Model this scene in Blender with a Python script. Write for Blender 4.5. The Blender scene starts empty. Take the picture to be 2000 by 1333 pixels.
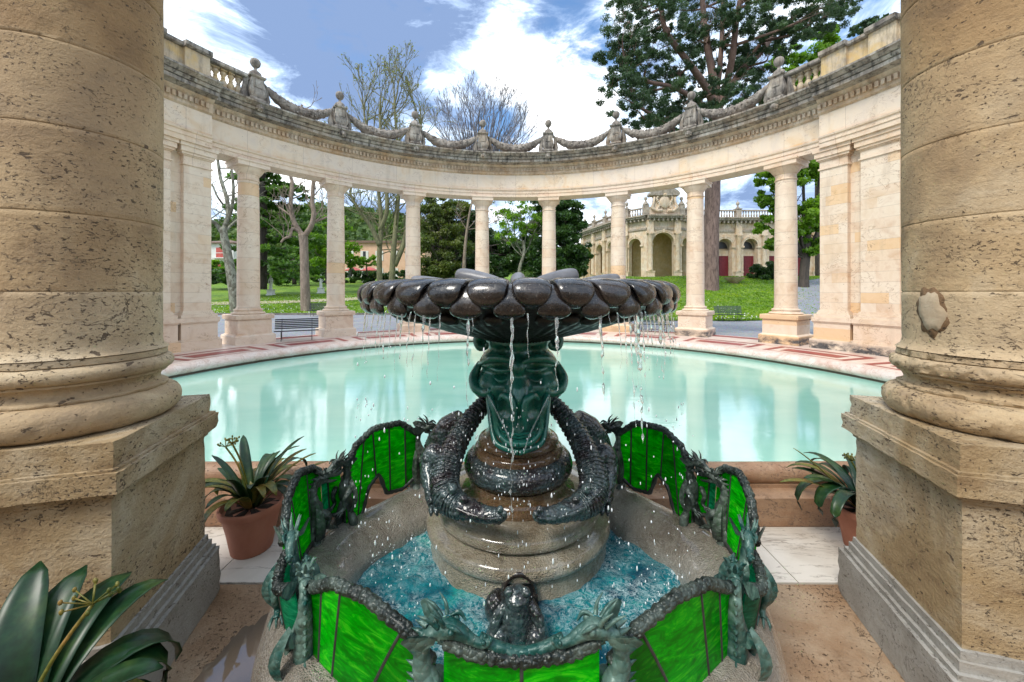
import bpy, math, random
import numpy as np
from mathutils import Vector, Matrix, noise as mnoise
R = math.radians
pi = math.pi
F = 740.0; CX0 = 1007.0; HY = 570.0; EYE = 1.5
RC = (0.0, 5.75)              # centre of the round court
rnd = random.Random(7)
sc = bpy.context.scene
COL = sc.collection

def W(px, py, D):             # a point of the place seen at (px, py), D metres ahead
    return Vector(((px - CX0) * D / F, D, EYE + (HY - py) * D / F))
def pol(th, r, z=0.0):        # polar point of the court, th degrees from +Y towards +X
    a = R(th); return Vector((RC[0] + r * math.sin(a), RC[1] + r * math.cos(a), z))

# ------------------------------------------------------------------ mesh collector
class MB:
    def __init__(s): s.v = []; s.f = []; s.sm = []
    def grid(s, rows, closed=True, smooth=True, cap0=False, cap1=False):
        b = len(s.v); m = len(rows[0])
        for r in rows: s.v.extend([tuple(p) for p in r])
        for i in range(len(rows) - 1):
            for j in range(m if closed else m - 1):
                k = (j + 1) % m
                s.f.append((b + i*m + j, b + i*m + k, b + (i+1)*m + k, b + (i+1)*m + j)); s.sm.append(smooth)
        if cap0: s.f.append(tuple(b + j for j in range(m))[::-1]); s.sm.append(False)
        if cap1: s.f.append(tuple(b + (len(rows)-1)*m + j for j in range(m))); s.sm.append(False)
    def quad(s, *p, smooth=False):
        b = len(s.v); s.v.extend([tuple(q) for q in p]); s.f.append(tuple(range(b, b + len(p)))); s.sm.append(smooth)
    def box(s, lo, hi, M=None):
        c = [Vector((x, y, z)) for z in (lo[2], hi[2]) for (x, y) in ((lo[0], lo[1]), (hi[0], lo[1]), (hi[0], hi[1]), (lo[0], hi[1]))]
        if M is not None: c = [M @ q for q in c]
        b = len(s.v); s.v.extend([tuple(q) for q in c])
        for f in ((0,3,2,1), (4,5,6,7), (0,1,5,4), (1,2,6,5), (2,3,7,6), (3,0,4,7)):
            s.f.append(tuple(b + i for i in f)); s.sm.append(False)
    def loft(s, levels, M=None, smooth=False, n=0):   # levels of (half x, half y, z)
        rows = []
        for (hx, hy, z) in levels:
            if n:
                q = [Vector((hx*math.cos(2*pi*k/n), hy*math.sin(2*pi*k/n), z)) for k in range(n)]
            else:
                q = [Vector((-hx, -hy, z)), Vector((hx, -hy, z)), Vector((hx, hy, z)), Vector((-hx, hy, z))]
            if M is not None: q = [M @ p for p in q]
            rows.append(q)
        s.grid(rows, True, smooth, True, True)
    def lathe(s, prof, c=(0, 0, 0), n=32, fn=None, smooth=True, cap=True, M=None):
        rows = []
        for (r, z) in prof:
            row = []
            for k in range(n):
                a = 2*pi*k/n
                rr, zz = (r, z) if fn is None else fn(r, z, a)
                p = Vector((c[0] + rr*math.cos(a), c[1] + rr*math.sin(a), c[2] + zz))
                row.append(M @ p if M is not None else p)
            rows.append(row)
        s.grid(rows, True, smooth, cap, cap)
    def tube(s, pts, rad, n=8, cap=True, flat=1.0, up=None, fn=None):
        pts = [Vector(p) for p in pts]; m = len(pts)
        if not hasattr(rad, '__len__'): rad = [rad]*m
        rows = []; N = None
        for i in range(m):
            T = (pts[min(i+1, m-1)] - pts[max(i-1, 0)])
            if T.length < 1e-9: T = Vector((0, 0, 1))
            T.normalize()
            if N is None:
                N = Vector(up) if up is not None else (Vector((0,0,1)) if abs(T.z) < .9 else Vector((1,0,0)))
            N = N - T*N.dot(T)
            if N.length < 1e-6: N = T.orthogonal()
            N.normalize(); B = T.cross(N)
            row = []
            for k in range(n):
                a = 2*pi*k/n; rr = rad[i]
                if fn: rr *= fn(i, k, a)
                row.append(pts[i] + N*(rr*flat*math.cos(a)) + B*(rr*math.sin(a)))
            rows.append(row)
        s.grid(rows, True, True, cap, cap)
    def cone(s, a, b, r, n=5): s.tube([a, (Vector(a)+Vector(b))/2, b], [r, r*.6, r*.04], n)
    def ball(s, c, r, n=10, sq=(1, 1, 1)):
        m = max(4, n//2 + 1); c = Vector(c)
        rows = []
        for i in range(m + 1):
            t = pi*i/m; t = min(max(t, .02), pi - .02)
            rows.append([c + Vector((r*sq[0]*math.sin(t)*math.cos(2*pi*k/n), r*sq[1]*math.sin(t)*math.sin(2*pi*k/n), -r*sq[2]*math.cos(t))) for k in range(n)])
        s.grid(rows, True, True, True, True)
    def arc(s, prof, t0, t1, n, ctr=None, smooth=False, cap=True):  # closed (r, z) profile along the court's circle
        c = RC if ctr is None else ctr
        rows = []
        for i in range(n + 1):
            a = R(t0 + (t1 - t0)*i/n)
            rows.append([Vector((c[0] + r*math.sin(a), c[1] + r*math.cos(a), z)) for (r, z) in prof])
        s.grid(rows, True, smooth, cap, cap)
    def mirror(s, x0):            # copy mirrored in the plane x = x0
        b = len(s.v); s.v.extend([(2*x0 - p[0], p[1], p[2]) for p in s.v])
        k = len(s.f)
        s.f.extend([tuple(b + i for i in f[::-1]) for f in s.f[:k]]); s.sm.extend(s.sm[:k])
    def build(s, name, mat, parent=None, sharp=None, label=None, cat=None, group=None, kind=None, M=None):
        me = bpy.data.meshes.new(name)
        v = s.v if M is None else [tuple(M @ Vector(p)) for p in s.v]
        me.from_pydata(v, [], s.f); me.update()
        me.polygons.foreach_set('use_smooth', s.sm)
        if sharp:
            me.polygons.foreach_set('use_smooth', [True]*len(s.f))
            me.set_sharp_from_angle(angle=R(sharp))
        me.materials.append(mat)
        o = bpy.data.objects.new(name, me); COL.objects.link(o)
        if parent is not None: o.parent = parent
        tag(o, label, cat, group, kind)
        return o
def tag(o, label=None, cat=None, group=None, kind=None):
    if label: o['label'] = label
    if cat: o['category'] = cat
    if group: o['group'] = group
    if kind: o['kind'] = kind
    return o
def thing(name, label, cat, loc=(0, 0, 0), rz=0.0, group=None):
    o = bpy.data.objects.new(name, None); COL.objects.link(o)
    o.location = loc; o.rotation_euler = (0, 0, rz); o.empty_display_size = .2
    return tag(o, label, cat, group)
def copy_tree(o, parent=None):
    c = o.copy(); COL.objects.link(c); c.parent = parent
    for ch in [q for q in bpy.data.objects if q.parent == o]: copy_tree(ch, c)
    return c
def fbm(p, sc_=1.0, o=3):
    return mnoise.fractal(Vector(p)*sc_, 1.0, 2.0, o)
def roughen(mb, amp, scale, octv=3):
    out = []
    for p in mb.v:
        n = mnoise.noise_vector(Vector(p)*scale)*.6 + mnoise.noise_vector(Vector(p)*scale*2.7)*.4
        out.append((p[0]+n[0]*amp, p[1]+n[1]*amp, p[2]+n[2]*amp))
    mb.v = out
def cmr(P, n):                 # Catmull-Rom through P (tuples), n samples per span
    P = [Vector(p) for p in P]; out = []
    for i in range(len(P) - 1):
        a = P[max(i-1, 0)]; b = P[i]; c = P[i+1]; d = P[min(i+2, len(P)-1)]
        for k in range(n):
            t = k/n
            out.append(.5*((2*b) + (c-a)*t + (2*a-5*b+4*c-d)*t*t + (3*b-a-3*c+d)*t*t*t))
    out.append(P[-1]); return out
def rcm(rad, n):
    return [v[0] for v in cmr([(r, 0, 0) for r in rad], n)]

# ------------------------------------------------------------------ materials
class NT:
    def __init__(s, name):
        s.m = bpy.data.materials.new(name); s.m.use_nodes = True
        s.t = s.m.node_tree; s.t.nodes.clear()
        s.out = s.t.nodes.new('ShaderNodeOutputMaterial'); s._tc = None
    def n(s, ty, **kw):
        nd = s.t.nodes.new(ty)
        for k, v in kw.items():
            if k in nd.inputs: s.set(nd.inputs[k], v)
            else: setattr(nd, k, v)
        return nd
    def set(s, inp, v):
        if isinstance(v, bpy.types.NodeSocket): s.t.links.new(v, inp)
        elif isinstance(v, (tuple, list)) and inp.type == 'RGBA' and len(v) == 3: inp.default_value = (*v, 1)
        else: inp.default_value = v
    def co(s, k='Object'):
        if s._tc is None: s._tc = s.t.nodes.new('ShaderNodeTexCoord')
        return s._tc.outputs[k]
    def pos(s): return s.n('ShaderNodeNewGeometry').outputs['Position']
    def mp(s, v, scale=(1, 1, 1), loc=(0, 0, 0)):
        nd = s.n('ShaderNodeMapping'); s.set(nd.inputs['Vector'], v)
        nd.inputs['Scale'].default_value = scale; nd.inputs['Location'].default_value = loc
        return nd.outputs[0]
    def noise(s, scale, det=4, rough=.55, vec=None, dist=0.0, col=False):
        nd = s.n('ShaderNodeTexNoise', Scale=scale, Detail=det, Roughness=rough, Distortion=dist)
        s.set(nd.inputs['Vector'], vec if vec is not None else s.pos())
        return nd.outputs['Color' if col else 'Fac']
    def vor(s, scale, vec=None, feat='F1', out='Distance', rand=1.0):
        nd = s.n('ShaderNodeTexVoronoi', Scale=scale, Randomness=rand); nd.feature = feat
        s.set(nd.inputs['Vector'], vec if vec is not None else s.pos())
        return nd.outputs[out]
    def ramp(s, f, stops, interp='LINEAR'):
        nd = s.n('ShaderNodeValToRGB'); s.set(nd.inputs[0], f); cr = nd.color_ramp; cr.interpolation = interp
        while len(cr.elements) < len(stops): cr.elements.new(.5)
        for e, (p, c) in zip(cr.elements, stops):
            e.position = p; e.color = (*c, 1) if len(c) == 3 else c
        return nd.outputs[0]
    def step(s, f, a, b):        # 0 below a, 1 above b
        nd = s.n('ShaderNodeMapRange'); s.set(nd.inputs[0], f)
        nd.inputs[1].default_value = a; nd.inputs[2].default_value = b
        return nd.outputs[0]
    def mix(s, f, a, b, bt='MIX'):
        nd = s.n('ShaderNodeMix', data_type='RGBA', blend_type=bt)
        s.set(nd.inputs[0], f); s.set(nd.inputs[6], a); s.set(nd.inputs[7], b); return nd.outputs[2]
    def math(s, op, a, b=0.0, c=0.0):
        nd = s.n('ShaderNodeMath', operation=op); s.set(nd.inputs[0], a); s.set(nd.inputs[1], b); s.set(nd.inputs[2], c)
        return nd.outputs[0]
    def xyz(s, v):
        nd = s.n('ShaderNodeSeparateXYZ'); s.set(nd.inputs[0], v); return nd.outputs
    def comb(s, x, y, z):
        nd = s.n('ShaderNodeCombineXYZ'); s.set(nd.inputs[0], x); s.set(nd.inputs[1], y); s.set(nd.inputs[2], z); return nd.outputs[0]
    def bump(s, h, strength=.3, dist=.01, nrm=None):
        nd = s.n('ShaderNodeBump', Strength=strength, Distance=dist); s.set(nd.inputs['Height'], h)
        if nrm is not None: s.set(nd.inputs['Normal'], nrm)
        return nd.outputs[0]
    def orand(s): return s.n('ShaderNodeObjectInfo').outputs['Random']
    def wn(s, v):
        nd = s.n('ShaderNodeTexWhiteNoise'); nd.noise_dimensions = '3D'; s.set(nd.inputs['Vector'], v); return nd.outputs['Value']
    def bsdf(s, color, rough=.6, bump=None, **kw):
        nd = s.n('ShaderNodeBsdfPrincipled'); s.set(nd.inputs['Base Color'], color); s.set(nd.inputs['Roughness'], rough)
        if bump is not None: s.set(nd.inputs['Normal'], bump)
        for k, v in kw.items(): s.set(nd.inputs[k.replace('_', ' ')], v)
        return nd.outputs[0]
    def done(s, sh, vol=None):
        s.t.links.new(sh, s.out.inputs[0]); return s.m

def m_travertine(name, tones, pits=1.0, rough=.8, wet=0.0, drum=0.0, bs=.6):
    t = NT(name); P = t.pos()
    big = t.noise(1.6, 5, .6, P, .6); mid = t.noise(9, 6, .65, t.mp(P, (1, 1, 2.6)), .4)
    fine = t.noise(70, 4, .7, P)
    c = t.ramp(big, [(.28, tones[0]), (.45, tones[1]), (.58, tones[2]), (.75, tones[3])])
    c = t.mix(t.math('MULTIPLY', t.step(mid, .42, .72), .65), c, tones[1])
    c = t.mix(t.math('MULTIPLY', t.step(mid, .5, .28), .5), c, tones[0])
    c = t.mix(t.step(fine, .25, .8), t.mix(1, c, (.80, .78, .74), 'MULTIPLY'), c)
    # pits: small holes, flattened along the bedding, in patches
    pn = t.noise(62, 4, .6, t.mp(P, (1, 1, 1.6)), .5); pn2 = t.noise(20, 4, .6, t.mp(P, (1, 1, 1.8), (3, 1, 2)), .4)
    patch = t.noise(2.6, 4, .65, t.mp(P, (1, 1, 1.7), (5, 5, 5))); patch2 = t.noise(1.1, 3, .6, t.mp(P, (1, 1, 1.5), (9, 2, 4)))
    thr = t.math('MULTIPLY', t.step(patch, .56, .40), .085)
    h1 = t.step(t.math('SUBTRACT', pn, thr), .585, .64)
    thr2 = t.math('MULTIPLY', t.step(patch2, .58, .44), .10)
    h2 = t.step(t.math('SUBTRACT', pn2, thr2), .625, .65)
    hol = t.math('MINIMUM', t.math('ADD', h1, h2), 1.0)
    hol = t.math('MULTIPLY', hol, pits)
    stn = t.math('MULTIPLY', t.step(t.noise(1.4, 6, .7, t.mp(P, (1.3, 1.3, .7), (4, 8, 1)), .8), .56, .68), .45)
    c = t.mix(stn, c, (tones[0][0]*.8, tones[0][1]*.8, tones[0][2]*.8))
    # wandering cracks
    cr = t.math('ABSOLUTE', t.math('SUBTRACT', t.noise(2.3, 7, .62, t.mp(P, (1, 1, 1.8), (2, 7, 1)), .7), .5))
    crk = t.math('MULTIPLY', t.step(cr, .0035, .001), t.step(t.noise(1.7, 2, .5, P), .50, .6))
    dark = t.math('MAXIMUM', hol, crk)
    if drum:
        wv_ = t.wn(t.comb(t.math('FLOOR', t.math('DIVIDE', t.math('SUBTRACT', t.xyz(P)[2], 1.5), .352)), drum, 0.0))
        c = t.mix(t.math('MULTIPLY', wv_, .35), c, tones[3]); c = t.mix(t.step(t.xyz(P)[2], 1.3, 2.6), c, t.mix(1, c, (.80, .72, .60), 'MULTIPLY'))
    c = t.mix(t.math('MULTIPLY', dark, .85), c, (.06, .036, .02))
    hgt = t.math('SUBTRACT', t.math('MULTIPLY', mid, .5), t.math('MULTIPLY', dark, 1.0))
    hgt = t.math('ADD', hgt, t.math('MULTIPLY', fine, .6))
    return t.done(t.bsdf(c, rough if not wet else t.ramp(big, [(.4, (wet,)*3), (.6, (rough,)*3)]), t.bump(hgt, bs, .012)))

def m_marble(name, course=.31, joints=True, yellow=.16, dirt=0.0, base=((.62,.45,.30), (.70,.555,.42), (.56,.37,.24)), vert=0.0, soot=False, blocks=0, vj=0):
    t = NT(name); P = t.pos(); o = t.orand()
    z = t.xyz(P)[2]
    cell = t.math('FLOOR', t.math('DIVIDE', z, course))
    ang = t.math('ARCTAN2', t.xyz(P)[0], t.math('SUBTRACT', t.xyz(P)[1], 5.75))
    seg_ = t.math('FLOOR', t.math('ADD', t.math('MULTIPLY', ang, 10.0), t.math('MULTIPLY', t.wn(t.comb(cell, 7.0, 1.0)), 3.0))) if blocks else 0.0
    w1 = t.wn(t.comb(cell, o, seg_)); w2 = t.wn(t.comb(cell, o, t.math('ADD', seg_, 3.3) if blocks else 3.0))
    big = t.noise(2.2, 5, .6, P, .8)
    c = t.ramp(big, [(.3, base[0]), (.5, base[1]), (.72, base[2])])
    c = t.mix(t.math('MULTIPLY', w1, .5), c, (.75, .665, .55))
    c = t.mix(t.step(w2, 1 - yellow - .02, 1 - yellow + .02), c, t.mix(.48, c, (.68, .38, .12)))
    # veins
    vn = t.math('ABSOLUTE', t.math('SUBTRACT', t.noise(2.6, 6, .6, t.mp(P, (1, 1, 1.5)), 1.4), .5))
    ve = t.math('MULTIPLY', t.step(vn, .012, .002), t.step(t.noise(1.9, 2, .5, t.mp(P, (1,1,1), (4, 4, 4))), .47, .6))
    c = t.mix(t.math('MULTIPLY', ve, .8), c, (.28, .15, .08))
    if vj:
        an_ = t.math('FRACT', t.math('MULTIPLY', t.math('ARCTAN2', t.xyz(P)[0], t.math('SUBTRACT', t.xyz(P)[1], 5.75)), vj))
        c = t.mix(t.math('MULTIPLY', t.math('LESS_THAN', an_, .006*vj/6), .6), c, (.25, .15, .10))
        c = t.mix(t.math('MULTIPLY', t.wn(t.comb(t.math('FLOOR', t.math('MULTIPLY', t.math('ARCTAN2', t.xyz(P)[0], t.math('SUBTRACT', t.xyz(P)[1], 5.75)), vj)), 2.0, 5.0)), .35), c, (.62, .55, .52))
    bl = t.math('MULTIPLY', t.step(t.vor(7, t.mp(P, (1, 1, 1.5))), .14, .05), t.step(t.noise(3, 2), .56, .62))
    c = t.mix(t.math('MULTIPLY', bl, .7), c, (.16, .11, .09))
    st = t.step(t.noise(1.3, 5, .65, t.mp(P, (3, 3, .5))), .55, .75)
    c = t.mix(t.math('MULTIPLY', st, .18 + dirt), c, (.26, .19, .14))
    if soot:
        low = t.math('MULTIPLY', t.step(t.math('ADD', z, t.math('MULTIPLY', t.noise(4, 4), .16)), .36, .26), t.step(t.xyz(P)[0], 2.5, 6.0))
        c = t.mix(t.math('MULTIPLY', low, t.step(t.noise(3.5, 5, .7, t.mp(P, (1, 1, 2))), .36, .56)), c, t.ramp(t.noise(9, 5, .7), [(.35, (.022, .022, .026)), (.7, (.13, .125, .12))]))
    h = t.noise(45, 4, .6)
    if joints:
        fr = t.math('FRACT', t.math('DIVIDE', z, course))
        j = t.math('MULTIPLY', t.math('LESS_THAN', fr, .035), t.step(t.noise(3, 2), .3, .5))
        c = t.mix(t.math('MULTIPLY', j, .42), c, (.24, .16, .12))
        h = t.math('SUBTRACT', h, t.math('MULTIPLY', j, 1.2))
    return t.done(t.bsdf(c, .55, t.bump(h, .28, .01)))

def m_lichen(name, a=(.30,.265,.225), b=(.115,.10,.09), w=(.47,.44,.38), warm=(.40,.27,.15), wf=.25, dk=1.0):
    t = NT(name); P = t.pos()
    n1 = t.noise(2.4, 6, .65, P, .5); n2 = t.noise(11, 5, .7, P); n3 = t.noise(4.5, 5, .7, t.mp(P, (2.2, 2.2, .35), (1, 2, 3)))
    c = t.ramp(n1, [(.3, b), (.5, a), (.7, w)])
    c = t.mix(t.math('MULTIPLY', t.step(n3, .47, .66), dk), c, (.045, .04, .036))
    c = t.mix(t.math('MULTIPLY', t.step(n2, .6, .7), .5), c, w)
    c = t.mix(t.math('MULTIPLY', t.step(t.noise(1.5, 4, .6, t.mp(P, (1,1,1), (8,8,8))), .5, .62), wf), c, warm)
    return t.done(t.bsdf(c, .9, t.bump(t.math('ADD', n2, t.noise(50, 4, .7)), .5, .02)))

def m_simple(name, cols, scale=6, rough=.6, bscale=40, bs=.2, bd=.01, **kw):
    t = NT(name); n1 = t.noise(scale, 5, .6, None, .3)
    k = len(cols); c = t.ramp(n1, [(.3 + .4*i/max(1, k-1), q) for i, q in enumerate(cols)])
    return t.done(t.bsdf(c, rough, t.bump(t.noise(bscale, 4, .65), bs, bd), **kw))

def m_bronze(name, dark, verd, amt, rough=.22, scales=0.0, wet=True, bmp=.5, specks=(.28, .31, .27)):
    t = NT(name); P = t.pos()
    n1 = t.noise(7, 5, .6, P, .5); n2 = t.noise(38, 4, .7, P)
    up = t.xyz(t.n('ShaderNodeNewGeometry').outputs['Normal'])[2]
    c = t.mix(t.step(n1, .62 - amt*.5, .76 - amt*.35), dark, verd)
    spk = t.step(t.noise(90, 2, .5, P), .66, .72)
    c = t.mix(t.math('MULTIPLY', spk, .55), c, specks)  # pale specks painted into the colour stand for wet sparkle
    c = t.mix(t.math('MULTIPLY', t.step(n2, .55, .75), .35), c, (verd[0]*.6+.1, verd[1]*.6+.1, verd[2]*.6+.09))
    h = t.math('ADD', t.math('MULTIPLY', n2, .6), n1)
    if scales:
        sv = t.vor(scales, t.mp(P, (1, 1, 1)), 'F1')
        h = t.math('SUBTRACT', h, t.math('MULTIPLY', sv, 2.2))
    return t.done(t.bsdf(c, t.ramp(n2, [(.35, (rough,)*3), (.7, (min(1, rough+.35),)*3)]), t.bump(h, bmp, .009), Metallic=.15, Coat_Weight=.6 if wet else .1, Coat_Roughness=.06))

def m_leaf(name, c1, c2, c3, trans=.35, rough=.45, sc_=1.1):
    t = NT(name)
    n1 = t.noise(sc_, 4, .6); w = t.noise(sc_*9, 2, .6)
    c = t.ramp(n1, [(.32, c1), (.5, c2), (.68, c3)])
    c = t.mix(t.step(w, .35, .7), t.mix(1, c, (.55, .6, .5), 'MULTIPLY'), c)
    a = t.bsdf(c, rough)
    tr = t.n('ShaderNodeBsdfTranslucent'); t.set(tr.inputs[0], t.mix(1, c, (1.5, 1.6, .7), 'MULTIPLY'))
    mx = t.n('ShaderNodeMixShader'); mx.inputs[0].default_value = trans
    t.t.links.new(a, mx.inputs[1]); t.t.links.new(tr.outputs[0], mx.inputs[2])
    return t.done(mx.outputs[0])

def m_bark(name, a, b, sx=6, sz=1.2, patch=None, patch2=None):
    t = NT(name); P = t.co('Object')
    n1 = t.noise(1, 5, .7, t.mp(P, (sx, sx, sz)), .8)
    c = t.ramp(n1, [(.35, a), (.65, b)])
    if patch:
        c = t.mix(t.step(t.noise(3.5, 3, .6, t.mp(P, (1, 1, .6))), .5, .54), c, patch)
        if patch2: c = t.mix(t.step(t.noise(4.5, 3, .6, t.mp(P, (1, 1, .6), (3, 3, 3))), .56, .6), c, patch2)
    return t.done(t.bsdf(c, .9, t.bump(n1, .8, .05)))

TR = {}
MAT = {}
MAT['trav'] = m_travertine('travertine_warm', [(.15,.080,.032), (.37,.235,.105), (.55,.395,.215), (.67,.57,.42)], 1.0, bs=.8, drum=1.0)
MAT['trav_grey'] = m_travertine('travertine_pedestal', [(.19,.11,.05), (.39,.275,.145), (.55,.455,.32), (.63,.59,.51)], 1.0, bs=1.0)
MAT['trav_base'] = m_travertine('travertine_grey_base', [(.22,.20,.17), (.33,.31,.28), (.42,.41,.385), (.40,.34,.27)], .8, bs=.6)
MAT['trav_floor'] = m_travertine('travertine_floor', [(.17,.095,.045), (.33,.205,.115), (.45,.33,.22), (.30,.21,.14)], 1.0, .5, bs=.9)
MAT['marble'] = m_marble('court_marble', .35, True, .04)
MAT['marble_soot'] = m_marble('court_marble_pedestal', .29, False, .25, .04, soot=True)
MAT['marble_pier'] = m_marble('pier_marble', .245, True, .13, soot=True, blocks=1, dirt=.12)
MAT['marble_plain'] = m_marble('entablature_marble', .6, False, .0, .08, vj=7.0, base=((.62,.41,.24), (.71,.54,.385), (.54,.33,.18)))
MAT['lichen'] = m_lichen('weathered_stone')
MAT['lichen_warm'] = m_lichen('weathered_warm_stone', (.54,.41,.29), (.36,.25,.16), (.66,.55,.43), (.50,.30,.15), .5, dk=.4)
MAT['parapet'] = m_lichen('parapet_stone', (.56,.45,.30), (.42,.36,.30), (.62,.53,.40), (.62,.42,.15), .7, dk=.5)
MAT['garland'] = m_lichen('garland_stone', (.27,.235,.20), (.12,.10,.09), (.42,.38,.33), (.2,.15,.11), .2, dk=.7)

def m_terrace():
    t = NT('terrace_marble'); P = t.pos()
    c = t.ramp(t.noise(3, 5, .6, P, .5), [(.3, (.56,.39,.31)), (.5, (.68,.54,.46)), (.7, (.72,.62,.54))])
    c = t.mix(t.math('MULTIPLY', t.step(t.noise(9, 5, .7), .56, .7), .3), c, (.38, .27, .22))
    return t.done(t.bsdf(c, .35, t.bump(t.noise(30, 3), .12, .01)))
MAT['terrace'] = m_terrace()
def m_coping():
    t = NT('coping_marble'); P = t.pos()
    c = t.ramp(t.noise(2.5, 6, .65, P, 1.2), [(.28, (.46,.28,.21)), (.42, (.60,.46,.39)), (.6, (.67,.58,.52)), (.75, (.62,.50,.42))])
    ve = t.math('ABSOLUTE', t.math('SUBTRACT', t.noise(4, 6, .6, P, 1.5), .5))
    c = t.mix(t.math('MULTIPLY', t.step(ve, .02, .0), .5), c, (.27, .14, .09))
    # dark wet line just above the water
    z = t.xyz(P)[2]
    c = t.mix(t.step(t.math('ADD', z, t.math('MULTIPLY', t.noise(5, 4), .03)), -.062, -.075), c, (.07, .05, .03))
    return t.done(t.bsdf(c, .4, t.bump(t.noise(40, 4), .15, .01)))
MAT['coping'] = m_coping()
MAT['red'] = m_simple('red_marble_inlay', [(.25,.035,.03), (.36,.06,.05)], 5, .4)
MAT['brown_step'] = m_travertine('step_stone', [(.20,.10,.05), (.33,.18,.10), (.42,.27,.17), (.36,.23,.14)], .8, .45)
def m_whitefloor():
    t = NT('white_marble_floor'); P = t.pos()
    c = t.ramp(t.noise(2.5, 5, .6, P, .6), [(.3, (.50,.44,.37)), (.5, (.62,.57,.50)), (.75, (.68,.63,.57))])
    ve = t.math('ABSOLUTE', t.math('SUBTRACT', t.noise(2.2, 6, .65, t.mp(P, (.5, 2.2, 1)), 1.2), .5))
    c = t.mix(t.math('MULTIPLY', t.step(ve, .012, .0), .7), c, (.15, .11, .08))
    return t.done(t.bsdf(c, .35, t.bump(t.noise(30, 3), .15, .01)))
MAT['whitefloor'] = m_whitefloor()
def m_wetstone(name, cols, dk):
    t = NT(name); P = t.pos()
    n1 = t.noise(4, 6, .65, P, .6)
    c = t.ramp(n1, [(.3, cols[0]), (.5, cols[1]), (.72, cols[2])])
    c = t.mix(t.math('MULTIPLY', t.step(t.noise(3, 5, .7, t.mp(P, (4, 4, .6))), .5, .7), dk), c, (.09, .065, .03))
    rip = t.noise(60, 4, .65, t.mp(P, (1, 1, .8)), .7)
    h = t.math('ADD', t.math('MULTIPLY', rip, .8), t.noise(160, 2, .5, P))
    return t.done(t.bsdf(c, t.ramp(rip, [(.4, (.12,)*3), (.65, (.4,)*3)]), t.bump(h, 1.0, .045), Coat_Weight=.9, Coat_Roughness=.06))
MAT['wet_light'] = m_wetstone('wet_pale_stone', [(.36,.30,.24), (.54,.48,.40), (.70,.66,.59)], .35)
MAT['wet_drum'] = m_wetstone('wet_drum_stone', [(.34,.26,.17), (.56,.48,.36), (.72,.67,.58)], .5)
MAT['wet_brown'] = m_wetstone('wet_brown_stone', [(.16,.075,.035), (.29,.17,.085), (.46,.36,.27)], .45)
MAT['bowl'] = m_bronze('dark_bronze', (.006,.005,.005), (.036,.027,.023), .42, .14, specks=(.22,.20,.18))
MAT['mask'] = m_bronze('green_bronze', (.003,.028,.023), (.012,.15,.11), .75, .2, bmp=.4)
MAT['croc'] = m_bronze('wet_scaled_bronze', (.022,.016,.018), (.055,.085,.088), .45, .12, scales=45, bmp=.6, specks=(.3,.3,.3))
MAT['dragon'] = m_bronze('verdigris_bronze', (.006,.062,.052), (.12,.20,.165), .40, .3, scales=38, wet=False, bmp=.45)
MAT['rib'] = m_bronze('dark_rib_bronze', (.010,.016,.014), (.07,.095,.08), .38, .3, scales=60, wet=False, bmp=.6)
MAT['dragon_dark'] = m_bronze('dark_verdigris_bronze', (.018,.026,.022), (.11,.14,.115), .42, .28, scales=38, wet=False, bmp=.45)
def m_glass(name, c1, c2, c3):
    t = NT(name); P = t.pos()
    n1 = t.noise(5, 6, .7, t.mp(P, (1.2, 1.2, 4.0)), 2.4)
    c = t.ramp(n1, [(.36, c1), (.54, c2), (.70, c3)])
    c = t.mix(t.math('MULTIPLY', t.step(t.noise(14, 5, .7, P), .52, .72), .5), c, (.01, .10, .01))
    c = t.mix(t.orand(), t.mix(1, c, (.7, .62, .7), 'MULTIPLY'), t.mix(1, c, (1.25, 1.25, 1.25), 'MULTIPLY'))
    tr = t.n('ShaderNodeBsdfTranslucent'); t.set(tr.inputs[0], c)
    rf = t.n('ShaderNodeBsdfRefraction', Roughness=.35); t.set(rf.inputs[0], t.mix(1, c, (1.3,)*3, 'MULTIPLY')); rf.inputs['IOR'].default_value = 1.05
    m1 = t.n('ShaderNodeMixShader'); m1.inputs[0].default_value = .35
    t.t.links.new(tr.outputs[0], m1.inputs[1]); t.t.links.new(rf.outputs[0], m1.inputs[2])
    gl = t.bsdf(c, .08, t.bump(n1, .15, .01))
    m2 = t.n('ShaderNodeMixShader'); m2.inputs[0].default_value = .30
    t.t.links.new(m1.outputs[0], m2.inputs[1]); t.t.links.new(gl, m2.inputs[2])
    return t.done(m2.outputs[0])
MAT['glass'] = m_glass('green_stained_glass', (.0, .38, .0), (.0, .72, .005), (.18, .95, .03))
MAT['glass_teal'] = m_glass('teal_stained_glass', (.0, .20, .09), (.01, .42, .20), (.1, .6, .36))
MAT['lead'] = m_simple('lead_came', [(.015,.015,.014), (.05,.055,.05)], 20, .4)
def m_pool():
    t = NT('milky_pool_water'); P = t.pos()
    c = t.ramp(t.noise(.5, 4, .55, t.mp(P, (1, 2.2, 1)), .5), [(.3, (.27,.55,.45)), (.7, (.37,.63,.52))])
    w1 = t.noise(1.1, 2, .5, t.mp(P, (.8, 2.6, 1)), .9); w2 = t.noise(7, 4, .6, t.mp(P, (1, 2.2, 1)), 1.2)
    w3 = t.noise(20, 2, .5, t.mp(P, (.55, 2.4, 1)), .3)
    h = t.math('ADD', t.math('ADD', w1, t.math('MULTIPLY', w2, .5)), t.math('MULTIPLY', w3, .22))
    return t.done(t.bsdf(c, .03, t.bump(h, .042, .03), IOR=1.75, Specular_IOR_Level=.8))
MAT['pool'] = m_pool()
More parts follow.
